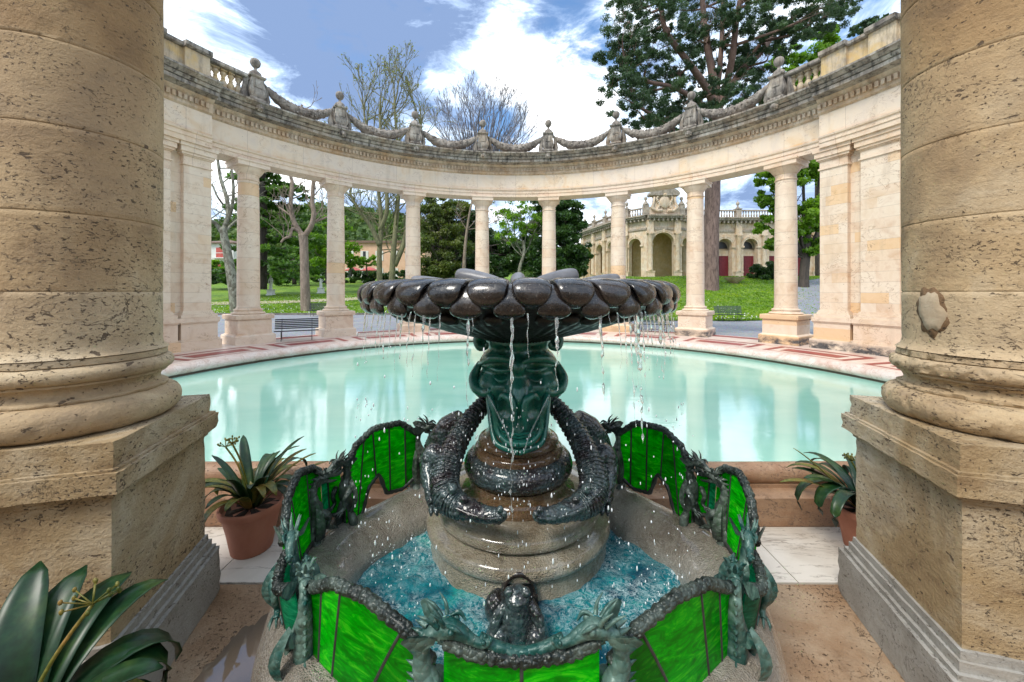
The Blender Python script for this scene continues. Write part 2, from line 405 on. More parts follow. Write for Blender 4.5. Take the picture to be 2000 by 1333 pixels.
def m_basin():
    t = NT('churning_basin_water'); P = t.pos()
    n1 = t.noise(16, 6, .7, P, 2.2); n2 = t.noise(2.4, 3, .6, P)
    rg = t.math('ABSOLUTE', t.math('SUBTRACT', n1, .5))
    foam = t.math('MULTIPLY', t.math('MAXIMUM', t.math('MULTIPLY', t.step(rg, .05, .0), .75), t.step(t.noise(34, 5, .7, P, .6), .52, .62)), t.step(n2, .36, .58))
    deep = t.ramp(t.noise(5, 4, .6, P, .8), [(.35, (.001,.05,.085)), (.55, (.003,.16,.19)), (.72, (.012,.28,.24))])
    c = t.mix(t.math('MULTIPLY', foam, .75), deep, (.62, .75, .76))
    return t.done(t.bsdf(c, .06, t.bump(t.math('ADD', n1, t.noise(50, 3)), .6, .02), IOR=1.34))
MAT['basin'] = m_basin()
def m_jet():
    t = NT('falling_water')
    gl = t.n('ShaderNodeBsdfGlass', Roughness=.05); gl.inputs['IOR'].default_value = 1.33
    g2 = t.bsdf((.85, .9, .9), .12, t.bump(t.noise(90, 3), .5, .01))
    mx = t.n('ShaderNodeMixShader'); mx.inputs[0].default_value = .2
    t.t.links.new(gl.outputs[0], mx.inputs[1]); t.t.links.new(g2, mx.inputs[2])
    return t.done(mx.outputs[0])
MAT['jet'] = m_jet()
def m_puddle():
    t = NT('puddle_water')
    return t.done(t.bsdf((.16, .12, .09), .015, t.bump(t.noise(6, 2), .05, .01), IOR=1.5, Specular_IOR_Level=1.0, Coat_Weight=1.0, Coat_Roughness=.01))
MAT['puddle'] = m_puddle()
MAT['terracotta'] = m_simple('terracotta', [(.36,.13,.075), (.46,.20,.13)], 4, .75)
MAT['soil'] = m_simple('potting_soil', [(.03,.02,.015), (.07,.05,.035)], 30, .95, 80, .8, .02)
MAT['strap'] = m_leaf('strap_leaf', (.005,.026,.011), (.012,.055,.017), (.07,.12,.025), .15, .38, 5)
MAT['strap_yellow'] = m_leaf('yellowing_leaf', (.06,.11,.02), (.26,.24,.05), (.42,.25,.07), .3, .4, 9)
MAT['iron'] = m_simple('dark_iron', [(.02,.02,.025), (.04,.04,.045)], 9, .5)
MAT['slat'] = m_simple('bench_slats', [(.02,.02,.028), (.035,.035,.045)], 9, .45)
MAT['slat_green'] = m_simple('green_bench_slats', [(.03,.06,.045), (.08,.11,.09)], 9, .6)
MAT['statue'] = m_simple('statue_stone', [(.72,.70,.66), (.85,.84,.80)], 4, .7)
def m_gravel():
    t = NT('grey_gravel'); P = t.pos()
    v = t.vor(28, P, 'F1', 'Color'); 
    c = t.mix(.4, t.ramp(t.noise(.8, 5, .6), [(.3, (.20,.21,.23)), (.7, (.30,.31,.34))]), t.mix(1, v, (.42, .44, .48), 'MULTIPLY'))
    c = t.mix(t.step(t.noise(.35, 3), .55, .75), c, (.34, .31, .26))
    return t.done(t.bsdf(c, .9, t.bump(t.vor(28, P), .8, .02)))
MAT['gravel'] = m_gravel()
def m_lawn():
    t = NT('lawn_grass'); P = t.pos()
    n1 = t.noise(.45, 5, .65, P, .4); n2 = t.noise(5, 4, .7, t.mp(P, (1, .6, 1)))
    c = t.ramp(n1, [(.3, (.11,.23,.012)), (.5, (.20,.36,.015)), (.7, (.32,.45,.03))])
    c = t.mix(t.step(n2, .42, .62), t.mix(1, c, (.5, .55, .45), 'MULTIPLY'), c)
    return t.done(t.bsdf(c, .85, t.bump(t.noise(14, 4, .75), 1.0, .15)))
MAT['lawn'] = m_lawn()
MAT['blade'] = m_leaf('grass_blades', (.13,.25,.012), (.24,.40,.02), (.38,.50,.03), .45, .5, .6)
MAT['flower'] = m_simple('daisy_white', [(.7,.7,.66), (.8,.8,.78)], 5, .6)
MAT['dirt'] = m_simple('dirt_path', [(.33,.29,.17), (.42,.37,.25)], 2, .9)
MAT['kerb'] = m_simple('kerb_stone', [(.10,.09,.08), (.22,.2,.17)], 3, .9)
MAT['hill'] = m_leaf('wooded_hill', (.055,.10,.03), (.10,.17,.04), (.19,.24,.07), .3, .7, .06)
MAT['stucco'] = m_simple('bounce_wall_stucco', [(.52,.43,.31), (.60,.51,.38)], 2, .8)

# ------------------------------------------------------------------ the colonnade
TZ = .05
CR = 9.15
colonnade = thing('colonnade', 'curved cream marble colonnade with balustrade, garlands and ball finials round the pool', 'colonnade', (0, 0, 0))
angs = [-56.4, -41.0, -24.6, -8.2, 8.2, 24.6, 41.0, 56.9]
def make_column():
    s = MB()
    sh = [(.295, 1.03), (.285, 1.06), (.278, 1.10)]
    for k in range(13):
        t = k/12; sh.append((.277 - .027*t*t, 1.12 + 3.50*t))
    s.lathe(sh, n=40, cap=True)
    p = MB()
    p.loft([(.50, .50, TZ), (.50, .50, TZ+.22), (.485, .485, TZ+.245), (.445, .445, TZ+.265), (.425, .425, TZ+.275), (.425, .425, TZ+.655), (.412, .412, TZ+.66), (.412, .412, TZ+.675), (.465, .465, TZ+.68), (.475, .475, TZ+.70), (.475, .475, TZ+.80), (.44, .44, TZ+.815)])
    b = MB(); z0 = TZ + .816
    b.lathe([(.39, z0), (.415, z0+.025), (.39, z0+.055), (.345, z0+.06), (.335, z0+.085), (.33, z0+.10), (.350, z0+.105), (.352, z0+.13), (.335, z0+.145), (.30, z0+.150), (.297, z0+.166)], n=40)
    c = MB()
    c.lathe([(.252, 4.62), (.27, 4.635), (.275, 4.65), (.262, 4.665), (.253, 4.68), (.253, 4.80), (.275, 4.81), (.28, 4.83), (.30, 4.85), (.34, 4.90), (.365, 4.945), (.375, 4.985)], n=40)
    c.loft([(.40, .40, 4.986), (.40, .40, 5.09), (.425, .425, 5.11), (.425, .425, 5.149)])
    return s, p, b, c
s, p, b, c = make_column()
roughen(s, .003, 3)
proto = s.build('column', MAT['marble'], None, 40)
for mb_, nm, mt in ((p, 'pedestal', 'marble_soot'), (b, 'base', 'marble_plain'), (c, 'capital', 'marble_plain')):
    mb_.build(nm, MAT[mt], proto, 30)
for i, a in enumerate(angs):
    o = proto if i == 0 else copy_tree(proto)
    o.parent = colonnade; P = pol(a, CR); o.location = (P.x, P.y, 0); o.rotation_euler = (0, 0, -R(a))

rf = 8.87; rb = 9.50
TH = 63.2; TE = 96.0
def ent_profile(d):           # d: forward projection over the piers
    f = rf - d
    return dict(arch=[(f, 5.15), (f, 5.27), (f-.02, 5.275), (f-.02, 5.37), (f-.05, 5.39), (f-.06, 5.43), (f, 5.435), (rb, 5.435), (rb, 5.15)],
                frieze=[(f, 5.436), (f, 5.98), (rb, 5.98), (rb, 5.436)],
                bed=[(f-.01, 5.981), (f-.06, 6.02), (f-.07, 6.08), (f-.07, 6.24), (f-.13, 6.30), (f-.15, 6.34), (rb+.05, 6.34), (rb+.05, 5.981)],
                corn=[(f-.15, 6.341), (f-.31, 6.375), (f-.36, 6.375), (f-.36, 6.46), (f-.33, 6.462), (f-.33, 6.482), (f-.38, 6.485), (f-.41, 6.53), (f-.42, 6.55), (f-.39, 6.553), (f-.39, 6.572), (f-.43, 6.575), (f-.46, 6.60), (f-.50, 6.645), (f-.53, 6.655), (f-.53, 6.70), (f-.40, 6.73), (f-.1, 6.74), (f-.1, 6.79), (rb+.1, 6.79), (rb+.2, 6.341)])
def band(key, mat, nm):
    m = MB()
    m.arc(ent_profile(0)[key], -TH, TH, 96)
    for sgn in (-1, 1):
        m.arc(ent_profile(.20)[key], sgn*(TH + .01), sgn*TE, 26)
    return m
band('arch', '', '').build('architrave', MAT['marble_plain'], colonnade, 35)
fz = band('frieze', '', ''); fz.build('frieze', m_marble('frieze_marble', .5, False, 0, .12, vj=6.0, base=((.64,.41,.20), (.71,.55,.39), (.60,.47,.37))), colonnade, 35)
band('bed', '', '').build('bed_moulding', MAT['lichen_warm'], colonnade, 35)
cn = band('corn', '', ''); roughen(cn, .008, 5)
cn.build('cornice', MAT['lichen'], colonnade, 35)
def dentils(t0, t1, f):
    dm = MB()
    r0 = f - .07; stp = .115/r0*180/pi
    k = int((t1 - t0)/stp)
    for i in range(k):
        a = t0 + (i + .5)*stp
        M = Matrix.Translation(pol(a, 0) ) @ Matrix.Rotation(-R(a), 4, 'Z')
        dm.box((-.034, r0-.055, 6.10), (.034, r0+.005, 6.22), M)
    dm.build('dentil_course', MAT['lichen_warm'], colonnade)
dentils(-TH, TH, rf)
for sgn in (-1, 1): dentils(min(sgn*TH, sgn*TE), max(sgn*TH, sgn*TE), rf - .2)

# piers
for sgn in (-1, 1):
    core = MB()
    def seg(m, a0, a1, r0, z0, z1, r1=rb): m.arc([(r0, z0), (r0, z1), (r1, z1), (r1, z0)], sgn*a0, sgn*a1, max(2, int((a1-a0)/2)))
    seg(core, 63.1, TE, 8.98, TZ, 5.14)
    body = core.build('pier', MAT['marble_pier'], colonnade, 30)
    for (a0, a1) in ((62.8, 66.6), (68.3, 73.0), (76.5, 81.0), (84.0, 88.5)):
        pm = MB(); seg(pm, a0, a1, 8.84, 1.02, 4.62, 9.1); pm.build('pilaster', MAT['marble_pier'], body, 30)
        bm = MB(); da = .35
        def bseg(z0, z1, d): seg(bm, a0 - d*6.4, a1 + d*6.4, 8.84 - d, z0, z1, 9.2)
        bseg(TZ, TZ+.23, .17); bseg(TZ+.231, TZ+.27, .13); bseg(TZ+.271, TZ+.66, .10); bseg(TZ+.661, TZ+.69, .12); bseg(TZ+.691, TZ+.80, .14)
        bseg(TZ+.801, TZ+.88, .10); bseg(TZ+.881, TZ+.93, .05); bseg(TZ+.931, TZ+.97, .03)
        bm.build('pilaster_base', MAT['marble_soot'], body, 30)
        cm = MB()
        def cseg(z0, z1, d): seg(cm, a0 - d*6.4, a1 + d*6.4, 8.84 - d, z0, z1, 9.2)
        cseg(4.621, 4.66, .03); cseg(4.661, 4.84, .004); cseg(4.841, 4.87, .03); cseg(4.871, 4.93, .06); cseg(4.931, 5.06, .09); cseg(5.061, 5.149, .12)
        cm.build('pilaster_capital', MAT['marble_plain'], body, 30)

# lion masks on the cornice, finials, garlands, balustrade
def lion():
    m = MB()
    m.ball((0, 0, 0), .085, 12, (1, .7, 1.05))
    for k in range(9):
        a = 2*pi*k/9; m.ball((.085*math.cos(a), .02, .085*math.sin(a)), .034, 7)
    m.ball((0, -.06, -.035), .035, 8); m.ball((-.03, -.05, .025), .014, 6); m.ball((.03, -.05, .025), .014, 6)
    return m
lp = None
for a in angs:
    if lp is None: lp = lion().build('lion_mask', MAT['lichen'], colonnade); o = lp
    else: o = lp.copy(); COL.objects.link(o)
    o.location = pol(a, rf - .47, 6.55); o.rotation_euler = (0, 0, -R(a)); o.parent = colonnade
FR = 8.72
def finial():
    m = MB(); z = 6.79
    m.loft([(.20,.20,z), (.20,.20,z+.05), (.17,.17,z+.06), (.155,.155,z+.08), (.17,.17,z+.10), (.20,.20,z+.16), (.215,.20,z+.24), (.205,.19,z+.32), (.175,.17,z+.44), (.16,.155,z+.55), (.155,.15,z+.62), (.19,.185,z+.635), (.20,.20,z+.65), (.20,.20,z+.69), (.15,.15,z+.70)], smooth=False)
    m.box((-.095, -.205, z+.34), (.095, -.165, z+.56))
    for sx in (-1, 1):        # scroll and drapery at each side
        m.tube([(sx*.17, -.02, z+.60), (sx*.25, -.02, z+.52), (sx*.27, -.02, z+.34), (sx*.29, -.02, z+.14), (sx*.27, -.02, z)], [.045, .06, .06, .085, .07], 8, fn=lambda i, k, a: 1 + .15*math.sin(5*a))
    b = MB()
    b.lathe([(.145, z+.70), (.145, z+.80), (.10, z+.84), (.045, z+.88), (.035, z+.93), (.05, z+.95)], n=16)
    def gad(r, zz, a): return (r*(1 + .05*math.cos(12*a)), zz)
    b.lathe([(.035, z+.951), (.085, z+.985), (.115, z+1.04), (.125, z+1.10), (.12, z+1.12), (.105, z+1.165), (.07, z+1.20), (.02, z+1.215)], n=48, fn=gad)
    return m, b
fm, fb = finial(); roughen(fm, .006, 8)
fp = fm.build('finial', MAT['lichen'], colonnade, 30); fb.build('ball', MAT['garland'], fp, 50)
for i, a in enumerate(angs):
    o = fp if i == 0 else copy_tree(fp)
    o.parent = colonnade; P = pol(a, FR); o.location = (P.x, P.y, 0); o.rotation_euler = (0, 0, -R(a))
for i in range(7):
    a0, a1 = angs[i] + 1.8, angs[i+1] - 1.8
    pts = []; rad = []; n = 56
    for k in range(n + 1):
        t = k/n; u = 2*t - 1
        pts.append(pol(a0 + (a1-a0)*t, FR - .02, 7.30 - .36*(1 - abs(u)**2.2)))
        rad.append(.065 + .095*(1 - u*u)**.8)
    m = MB(); seed = i*13.7
    m.tube(pts, rad, 14, fn=lambda i_, k_, a_: 1 + .30*mnoise.noise(Vector((i_*.45 + seed, k_*.9, seed))) + .12*math.sin(i_*1.1 + k_*2.2))
    for k in range(170):       # carved fruit and leaves
        t = rnd.uniform(.08, .92); u = 2*t - 1; q = pol(a0 + (a1-a0)*t, FR - .02, 7.30 - .36*(1 - abs(u)**2.2)); rr = (.065 + .095*(1-u*u)**.8)
        th = rnd.uniform(0, 2*pi); er = Vector((RC[0]-q.x, RC[1]-q.y, 0)).normalized()
        m.ball(q + er*(rr*math.cos(th)) + Vector((0, 0, rr*math.sin(th))), rnd.uniform(.015, .034), 5)
    m.build('garland', MAT['garland'], colonnade)
    # small carved anthemion on the ledge below each garland
for sgn in (-1, 1):
    rl = MB(); rl.arc([(8.62, 7.34), (8.60, 7.37), (8.62, 7.45), (8.98, 7.45), (9.0, 7.37), (8.98, 7.34)], sgn*57.9, sgn*63.9, 6)
    rl.build('handrail', MAT['lichen'], colonnade)
    for a in (58.9, 60.05, 61.2, 62.35, 63.3):
        bm = MB()
        bm.loft([(.085,.085,6.79), (.085,.085,6.87), (.06,.06,6.89)], n=0)
        bm.lathe([(.055, 6.89), (.085, 6.93), (.09, 6.99), (.06, 7.06), (.04, 7.09), (.055, 7.11), (.04, 7.13), (.05, 7.18), (.08, 7.22), (.07, 7.26), (.045, 7.30)], n=14)
        bm.loft([(.07,.07,7.30), (.07,.07,7.339)])
        o = bm.build('baluster', MAT['parapet'], colonnade, 40); P = pol(sgn*a, 8.80); o.location = (P.x, P.y, 0); o.rotation_euler = (0, 0, -R(sgn*a))
    pm = MB()
    def ps(a0, a1, r0, z0, z1): pm.arc([(r0, z0), (r0, z1), (9.1, z1), (9.1, z0)], sgn*a0, sgn*a1, max(2, int((a1-a0)/2)))
    ps(63.9, TE, 8.66, 6.791, 7.36)
    for (a0, a1) in ((63.85, 67.3), (70.2, 73.6), (77, 80.6), (84, 88)): ps(a0, a1, 8.55, 6.792, 7.36)
    pm.build('parapet_wall', MAT['parapet'], colonnade, 30)
    cp = MB()
    cp.arc([(8.60, 7.361), (8.56, 7.39), (8.56, 7.46), (9.14, 7.46), (9.14, 7.361)], sgn*63.9, sgn*TE, 16)
    for (a0, a1) in ((63.7, 67.5), (70.0, 73.8), (76.8, 80.8)):
        cp.arc([(8.50, 7.362), (8.45, 7.40), (8.45, 7.49), (9.17, 7.49), (9.17, 7.362)], sgn*a0, sgn*a1, 4)
    roughen(cp, .006, 6); cp.build('parapet_coping', MAT['lichen'], colonnade, 30)

# ------------------------------------------------------------------ court floor, pool
def flat_ring(r0, r1, a0, a1, n, z, mat, name, kind='structure'):
    m = MB(); m.grid([[pol(a0 + (a1-a0)*i/n, r0, z), pol(a0 + (a1-a0)*i/n, r1, z)] for i in range(n+1)], False, False)
    return m.build(name, mat, kind=kind)
tm = MB(); tm.arc([(6.95, -.3), (6.95, TZ), (9.75, TZ), (9.75, -.3)], -113, 113, 160); tm.build('terrace_paving', MAT['terrace'], kind='structure')
pr = 6.60
cm = MB(); cm.arc([(pr+.02, -.6), (pr+.02, -.10), (pr-.01, -.075), (pr-.03, -.04), (pr-.03, .0), (pr, .05), (pr+.06, .085), (pr+.15, .10), (pr+.345, .092), (pr+.35, -.6)], -113, 113, 160)
cm.build('pool_coping', MAT['coping'], None, 50, kind='structure')
inl = MB()
def strip(r0, r1, a0, a1, n=10, z=TZ+.004): inl.grid([[pol(a0+(a1-a0)*i/n, r0, z), pol(a0+(a1-a0)*i/n, r1, z)] for i in range(n+1)], False, False)
for k in range(-6, 7):
    a = k*16.4; h = 6.9
    strip(7.12, 7.26, a-h, a+h); strip(8.10, 8.24, a-h, a+h)
    strip(7.26, 8.10, a-h, a-h+1.05, 2); strip(7.26, 8.10, a+h-1.05, a+h, 2)
    strip(7.46, 7.90, a-h+2.3, a+h-2.3)
strip(9.2, 9.6, -57, 57, 60)
inl.build('red_paving_inlay', MAT['red'], kind='structure')
# water
wm = MB(); rows = []
n = 120
ring = []
for i in range(n):
    a = 2*pi*i/n; x = RC[0] + (pr+.03)*math.sin(a); y = RC[1] + (pr+.03)*math.cos(a)
    ring.append(Vector((x, max(y, 3.16), -.13)))
wm.grid([[Vector((0, 5.75, -.13)) + (q - Vector((0, 5.75, -.13)))*t for q in ring] for t in (.01, .35, .7, 1.0)], True, True)
wm.build('pool_water', MAT['pool'], kind='structure')
# near edge of the pool: roll moulding and step
rm = MB(); pts = [(x, 3.14 + .004*math.sin(x*3), .0) for x in np.linspace(-6.2, 6.2, 60)]
rm.tube(pts, [.085]*60, 14)
rm.box((-6.2, 3.06, -.3), (6.2, 3.22, -.06)); roughen(rm, .006, 5)
rm.build('pool_edge_roll', MAT['brown_step'], None, 45, kind='structure')
st = MB(); st.box((-6.4, 2.90, -.3), (6.4, 3.10, -.085)); 
st.build('pool_edge_step', MAT['brown_step'], kind='structure')
fl = MB()
for i, (x0, x1) in enumerate(((-9, -4.3), (-4.3, -1.9), (-1.9, .0), (.0, 1.75), (1.75, 3.9), (3.9, 9))):
    fl.box((x0+.004, 2.345, -.36), (x1-.004, 2.897, -.300))
fl.build('marble_floor_strip', MAT['whitefloor'], kind='structure')
fl = MB(); fl.box((-9, -5, -.40), (9, 2.333, -.303)); fl.build('portico_floor', MAT['trav_floor'], kind='structure')
pdl = MB(); pp = []
for k in range(80):
    a = 2*pi*k/80; rr = 1 + .30*mnoise.noise(Vector((math.cos(a)*2.2, math.sin(a)*2.2, 3.1))) + .2*mnoise.noise(Vector((math.cos(a)*7, math.sin(a)*7, 1)))
    pp.append(Vector((-1.33 + .17*rr*math.cos(a) - .0*rr, 1.80 + .33*rr*math.sin(a), -.2995)))
pdl.quad(*pp); pdl.build('puddle', MAT['puddle'], kind='structure')
gr = MB(); gr.box((-300, -60, -.9), (300, 500, -.62)); gr.build('ground', MAT['dirt'], kind='structure')

# ------------------------------------------------------------------ terrain behind
def sstep(a, b, x):
    t = min(1, max(0, (x - a)/(b - a))); return t*t*(3 - 2*t)
def edge(x):                  # depth at which the lawn starts
    l = 24.5 - .02*abs(x + 8); r_ = 19.3 + max(0, x - 12)*.35
    w = sstep(0, 5, x); return l*(1-w) + r_*w
def tz(x, y):
    l = max(0, y - 25)*.078
    r_ = min(max(0, y - 20)*.165, 3.0)

    w = sstep(0, 9, x); return l*(1-w) + r_*w + .05*mnoise.noise(Vector((x*.3, y*.3, 0)))*sstep(24, 32, y)
gr = MB(); gr.grid([[pol(a, 9.74, .0), pol(a, 60, .0)] for a in np.linspace(-100, 100, 60)], False, False)
gr.build('gravel_path', MAT['gravel'], kind='structure')
lw = MB(); xs = np.linspace(-95, 95, 170)
ts = np.concatenate([np.linspace(0, 30, 50), np.linspace(33, 130, 24)])
lw.grid([[Vector((x, edge(x) + t, .03 + tz(x, edge(x) + t) + .0*t)) for t in ts] for x in xs], False, True)
lw.build('lawn', MAT['lawn'], kind='structure')
kb = MB(); kp = [(x, edge(x) - .05, 0) for x in np.linspace(-40, -1, 60)]
for i in range(59):
    a = Vector(kp[i]); b = Vector(kp[i+1]); 
    kb.quad(a + Vector((0,0,0)), b, b + Vector((0,0,.12)), a + Vector((0,0,.12))); kb.quad(a + Vector((0,0,.12)), b + Vector((0,0,.12)), b + Vector((0,.15,.12)), a + Vector((0,.15,.12)))
kb.build('lawn_kerb', MAT['kerb'], kind='structure')
def path(pts, wd, name, mat, lift=.07):
    m = MB(); P = cmr([(p[0], p[1], 0) for p in pts], 10); rows = []
    for i, q in enumerate(P):
        T = (P[min(i+1, len(P)-1)] - P[max(i-1, 0)]).normalized(); S = Vector((-T.y, T.x, 0))
        row = []
        for k in range(-3, 4):
            r_ = q + S*(wd/2*k/3); r_.z = tz(r_.x, r_.y) + lift; row.append(r_)
        rows.append(row)
    m.grid(rows, False, True); m.build(name, mat, kind='structure')
path([(-26, 31), (-19, 32.5), (-13, 37), (-7, 45), (2, 53)], 2.6, 'dirt_path', MAT['dirt'])
path([(15.5, 20), (17.3, 22.5), (19.5, 25), (22.0, 29), (26.5, 33), (33, 37), (40, 40)], 2.6, 'garden_path', MAT['gravel'], .09)

def leafmesh(name, C, size, mat, rng, parent=None, asp=1.8, up=.3, N=None, **kw):
    C = np.asarray(C, dtype=np.float64); n = len(C)
    sz = size*rng.uniform(.55, 1.35, (n, 1))
    a = rng.normal(size=(n, 3)); a /= np.linalg.norm(a, axis=1, keepdims=True)
    b = rng.normal(size=(n, 3)); b[:, 2] += up
    if N is not None: b = b*.5 + N
    b = np.cross(a, b); b /= np.linalg.norm(b, axis=1, keepdims=True) + 1e-9
    u = a*sz*.5*asp; v = b*sz*.5
    V = np.stack([C - u, C + v*.9 - u*.1, C + u, C - v*.9 - u*.1], 1).reshape(-1, 3)
    me = bpy.data.meshes.new(name); me.vertices.add(4*n); me.vertices.foreach_set('co', V.ravel())
    me.loops.add(4*n); me.loops.foreach_set('vertex_index', np.arange(4*n, dtype=np.int32))
    me.polygons.add(n); me.polygons.foreach_set('loop_start', np.arange(0, 4*n, 4, dtype=np.int32)); me.polygons.foreach_set('loop_total', np.full(n, 4, dtype=np.int32))
    me.update(calc_edges=True); me.materials.append(mat)
    o = bpy.data.objects.new(name, me); COL.objects.link(o)
    if parent is not None: o.parent = parent
    return tag(o, **kw)
rng = np.random.default_rng(5)
# grass tufts on the nearer lawn
C = []
def tuft_points(n, x0, x1, d0, d1):
    out = []
    for _ in range(n):
        x = rng.uniform(x0, x1); y = edge(x) + d0 + (d1-d0)*rng.random()**1.6
        out.append((x, y, tz(x, y) + .06))
    return out
C = tuft_points(15000, -26, -1, .1, 16) + tuft_points(26000, 4, 34, .1, 18)
leafmesh('grass', C, .11, MAT['blade'], rng, asp=1.2, up=0, kind='stuff', label='short bright green grass of the garden lawns')
C = [(x, y, z + .06) for (x, y, z) in tuft_points(1500, -24, -3, .5, 14) + tuft_points(700, 5, 13, .3, 8)]
leafmesh('daisies', C, .055, MAT['flower'], rng, asp=1, kind='stuff', label='tiny white daisies scattered over the lawns')

# ------------------------------------------------------------------ trees and shrubs
MAT['bark_plane'] = m_bark('plane_bark', (.12,.115,.08), (.19,.18,.135), 3, 1.5, (.25,.25,.19), (.10,.09,.06))
MAT['bark_pollard'] = m_bark('pollard_bark', (.15,.11,.08), (.30,.235,.18), 8, 2)
MAT['bark_pine'] = m_bark('pine_bark', (.085,.055,.045), (.25,.17,.14), 7, 1.6)
MAT['bark_limb'] = m_bark('pine_limb_bark', (.11,.065,.05), (.21,.135,.105), 7, 2)
MAT['bark_dark'] = m_bark('dark_bark', (.035,.03,.025), (.09,.07,.055))
MAT['bark_moss'] = m_bark('mossy_bark', (.12,.11,.07), (.27,.26,.13), 6, 1.5)
MAT['bark_grey'] = m_bark('grey_twig_bark', (.13,.12,.13), (.22,.20,.21))
MAT['leaf_pine'] = m_leaf('pine_needles', (.028,.062,.028), (.052,.105,.046), (.095,.17,.065), .25, .5, .5)
MAT['leaf_bright'] = m_leaf('bright_spring_leaves', (.10,.21,.015), (.19,.35,.025), (.29,.46,.045), .5, .45, .6)
MAT['leaf_dark'] = m_leaf('glossy_dark_leaves', (.025,.065,.018), (.055,.12,.028), (.10,.18,.045), .25, .28, .8)
MAT['leaf_olive'] = m_leaf('olive_leaves', (.08,.12,.03), (.14,.18,.04), (.24,.26,.07), .4, .45, .8)
MAT['leaf_cedar'] = m_leaf('cedar_needles', (.05,.12,.025), (.10,.21,.035), (.18,.31,.055), .4, .5, .5)
MAT['leaf_bud'] = m_leaf('opening_buds', (.16,.19,.04), (.24,.26,.06), (.30,.29,.10), .4, .5, .8)

def grow(m, p, d, L, r, depth, spread, tips, up=.15, kids=(2, 3), rmin=.012, sides=4, shrink=.72):
    n = 3; pts = [p]; q = p.copy(); dd = d.copy()
    for i in range(n):
        dd = (dd + Vector((rnd.gauss(0, .12), rnd.gauss(0, .12), rnd.gauss(0, .12) + up*.25))).normalized()
        q = q + dd*(L/n); pts.append(q)
    r1 = max(rmin, r*.62)
    m.tube(pts, [r + (r1 - r)*i/n for i in range(n+1)], sides, cap=False)
    if depth <= 0: tips.append((q, dd)); return
    for k in range(rnd.randint(*kids)):
        ax = Vector((rnd.gauss(0, 1), rnd.gauss(0, 1), rnd.gauss(0, 1))); ax = (ax - dd*ax.dot(dd)).normalized()
        nd = (dd*math.cos(spread*rnd.uniform(.5, 1.3)) + ax*math.sin(spread*rnd.uniform(.5, 1.3)) + Vector((0, 0, up))).normalized()
        st_ = pts[-1] if k == 0 else pts[rnd.choice((2, 3, 3))]
        grow(m, st_, nd, L*shrink*rnd.uniform(.75, 1.15), max(rmin, r1*rnd.uniform(.7, .95)), depth-1, spread, tips, up, kids, rmin, sides, shrink)
def limb(m, P, rads, sides=10, jit=.0, n=6):
    Q = cmr(P, n); Rr = rcm(rads, n)
    m.tube(Q, Rr, sides, fn=lambda i, k, a: 1 + .10*mnoise.noise(Vector((i*.35, k*1.3, P[0][0]))))
    return Q
def clump(n, c, r, rng, sh=(1, 1, .8), inner=.35):
    u = rng.normal(size=(n, 3)); u /= np.linalg.norm(u, axis=1, keepdims=True)
    rad = (inner + (1-inner)*rng.random((n, 1))**.6)
    return np.asarray(c)[None] + u*rad*r*np.asarray(sh)[None]
def crown(clumps, dens, rng, sub=9, sh=(1, 1, .8), tf=.36):
    """clumps of (x, y, z, r): each broken into small leaf tufts so gaps remain"""
    out = []
    for (x, y, z, r) in clumps:
        for t in clump(sub, (x, y, z), r, rng, sh, .45):
            out.append(clump(int(dens*r), t, r*tf*rng.uniform(.6, 1.25), rng, (1, 1, .6), .1))
    return np.concatenate(out)
def WT(px, py, D): p = W(px, py, D); return (p.x, p.y, p.z)

def tree(name, label, cat, loc, trunk_fn, clumps=None, leaf=None, size=.2, dens=60, sub=9, bark='bark_dark', sh=(1, 1, .8), group=None, extra=None):
    t = thing(name, label, cat, loc, group=group); off = Vector(loc)
    if trunk_fn:
        m = MB(); tips = []; trunk_fn(m, tips); m.v = [tuple(Vector(v) - off) for v in m.v]
        m.build('trunk', MAT[bark], t)
    else: tips = []
    if clumps:
        P = crown(clumps, dens, rng, sub, sh) - np.asarray(loc)[None]
        leafmesh('crown', P, size, MAT[leaf], rng, parent=t)
    if extra: extra(t, tips, off)
    return t
def buds(size, per, mat):
    def f(t, tips, off):
        P = []
        for (q, d) in tips:
            for k in range(per): P.append(tuple(q - off + Vector((rnd.gauss(0, .13), rnd.gauss(0, .13), rnd.gauss(0, .13)))))
        leafmesh('buds', P, size, MAT[mat], rng, parent=t)
    return f

# left: pale plane tree
def f(m, tips):
    D = 26
    Q = limb(m, [WT(462, 616, D), WT(457, 570, D), WT(447, 510, D), WT(439, 468, D), WT(436, 446, D)], [.36, .33, .27, .23, .2])
    for P, r in (([(438, 462, 26), (424, 440, 26), (408, 430, 25.5), (392, 424, 25)], .15), ([(437, 450, 26), (446, 420, 26.3), (442, 385, 26.5), (430, 345, 26.6), (424, 300, 26.6)], .17),
                 ([(441, 440, 26), (452, 410, 25.8), (456, 370, 25.5), (452, 330, 25.4)], .12), ([(437, 455, 26), (452, 440, 27), (470, 425, 27.6)], .10), ([(436, 400, 26.4), (425, 385, 26), (414, 360, 26)], .07)):
        q = [WT(*p) for p in P]; L = limb(m, q, [r*(1 - .13*i) for i in range(len(q))], 8)
        for k in range(4, len(L), 4):
            grow(m, L[k], Vector((rnd.gauss(0, .7), rnd.gauss(0, .5), .5)).normalized(), 1.2, r*.3, 3, .55, tips, .12, (2, 2))
p0 = W(462, 612, 26); tree('plane_tree', 'pale mottled bare plane tree leaning left behind the leftmost marble column', 'tree', (p0.x, p0.y, 0), f, bark='bark_plane')
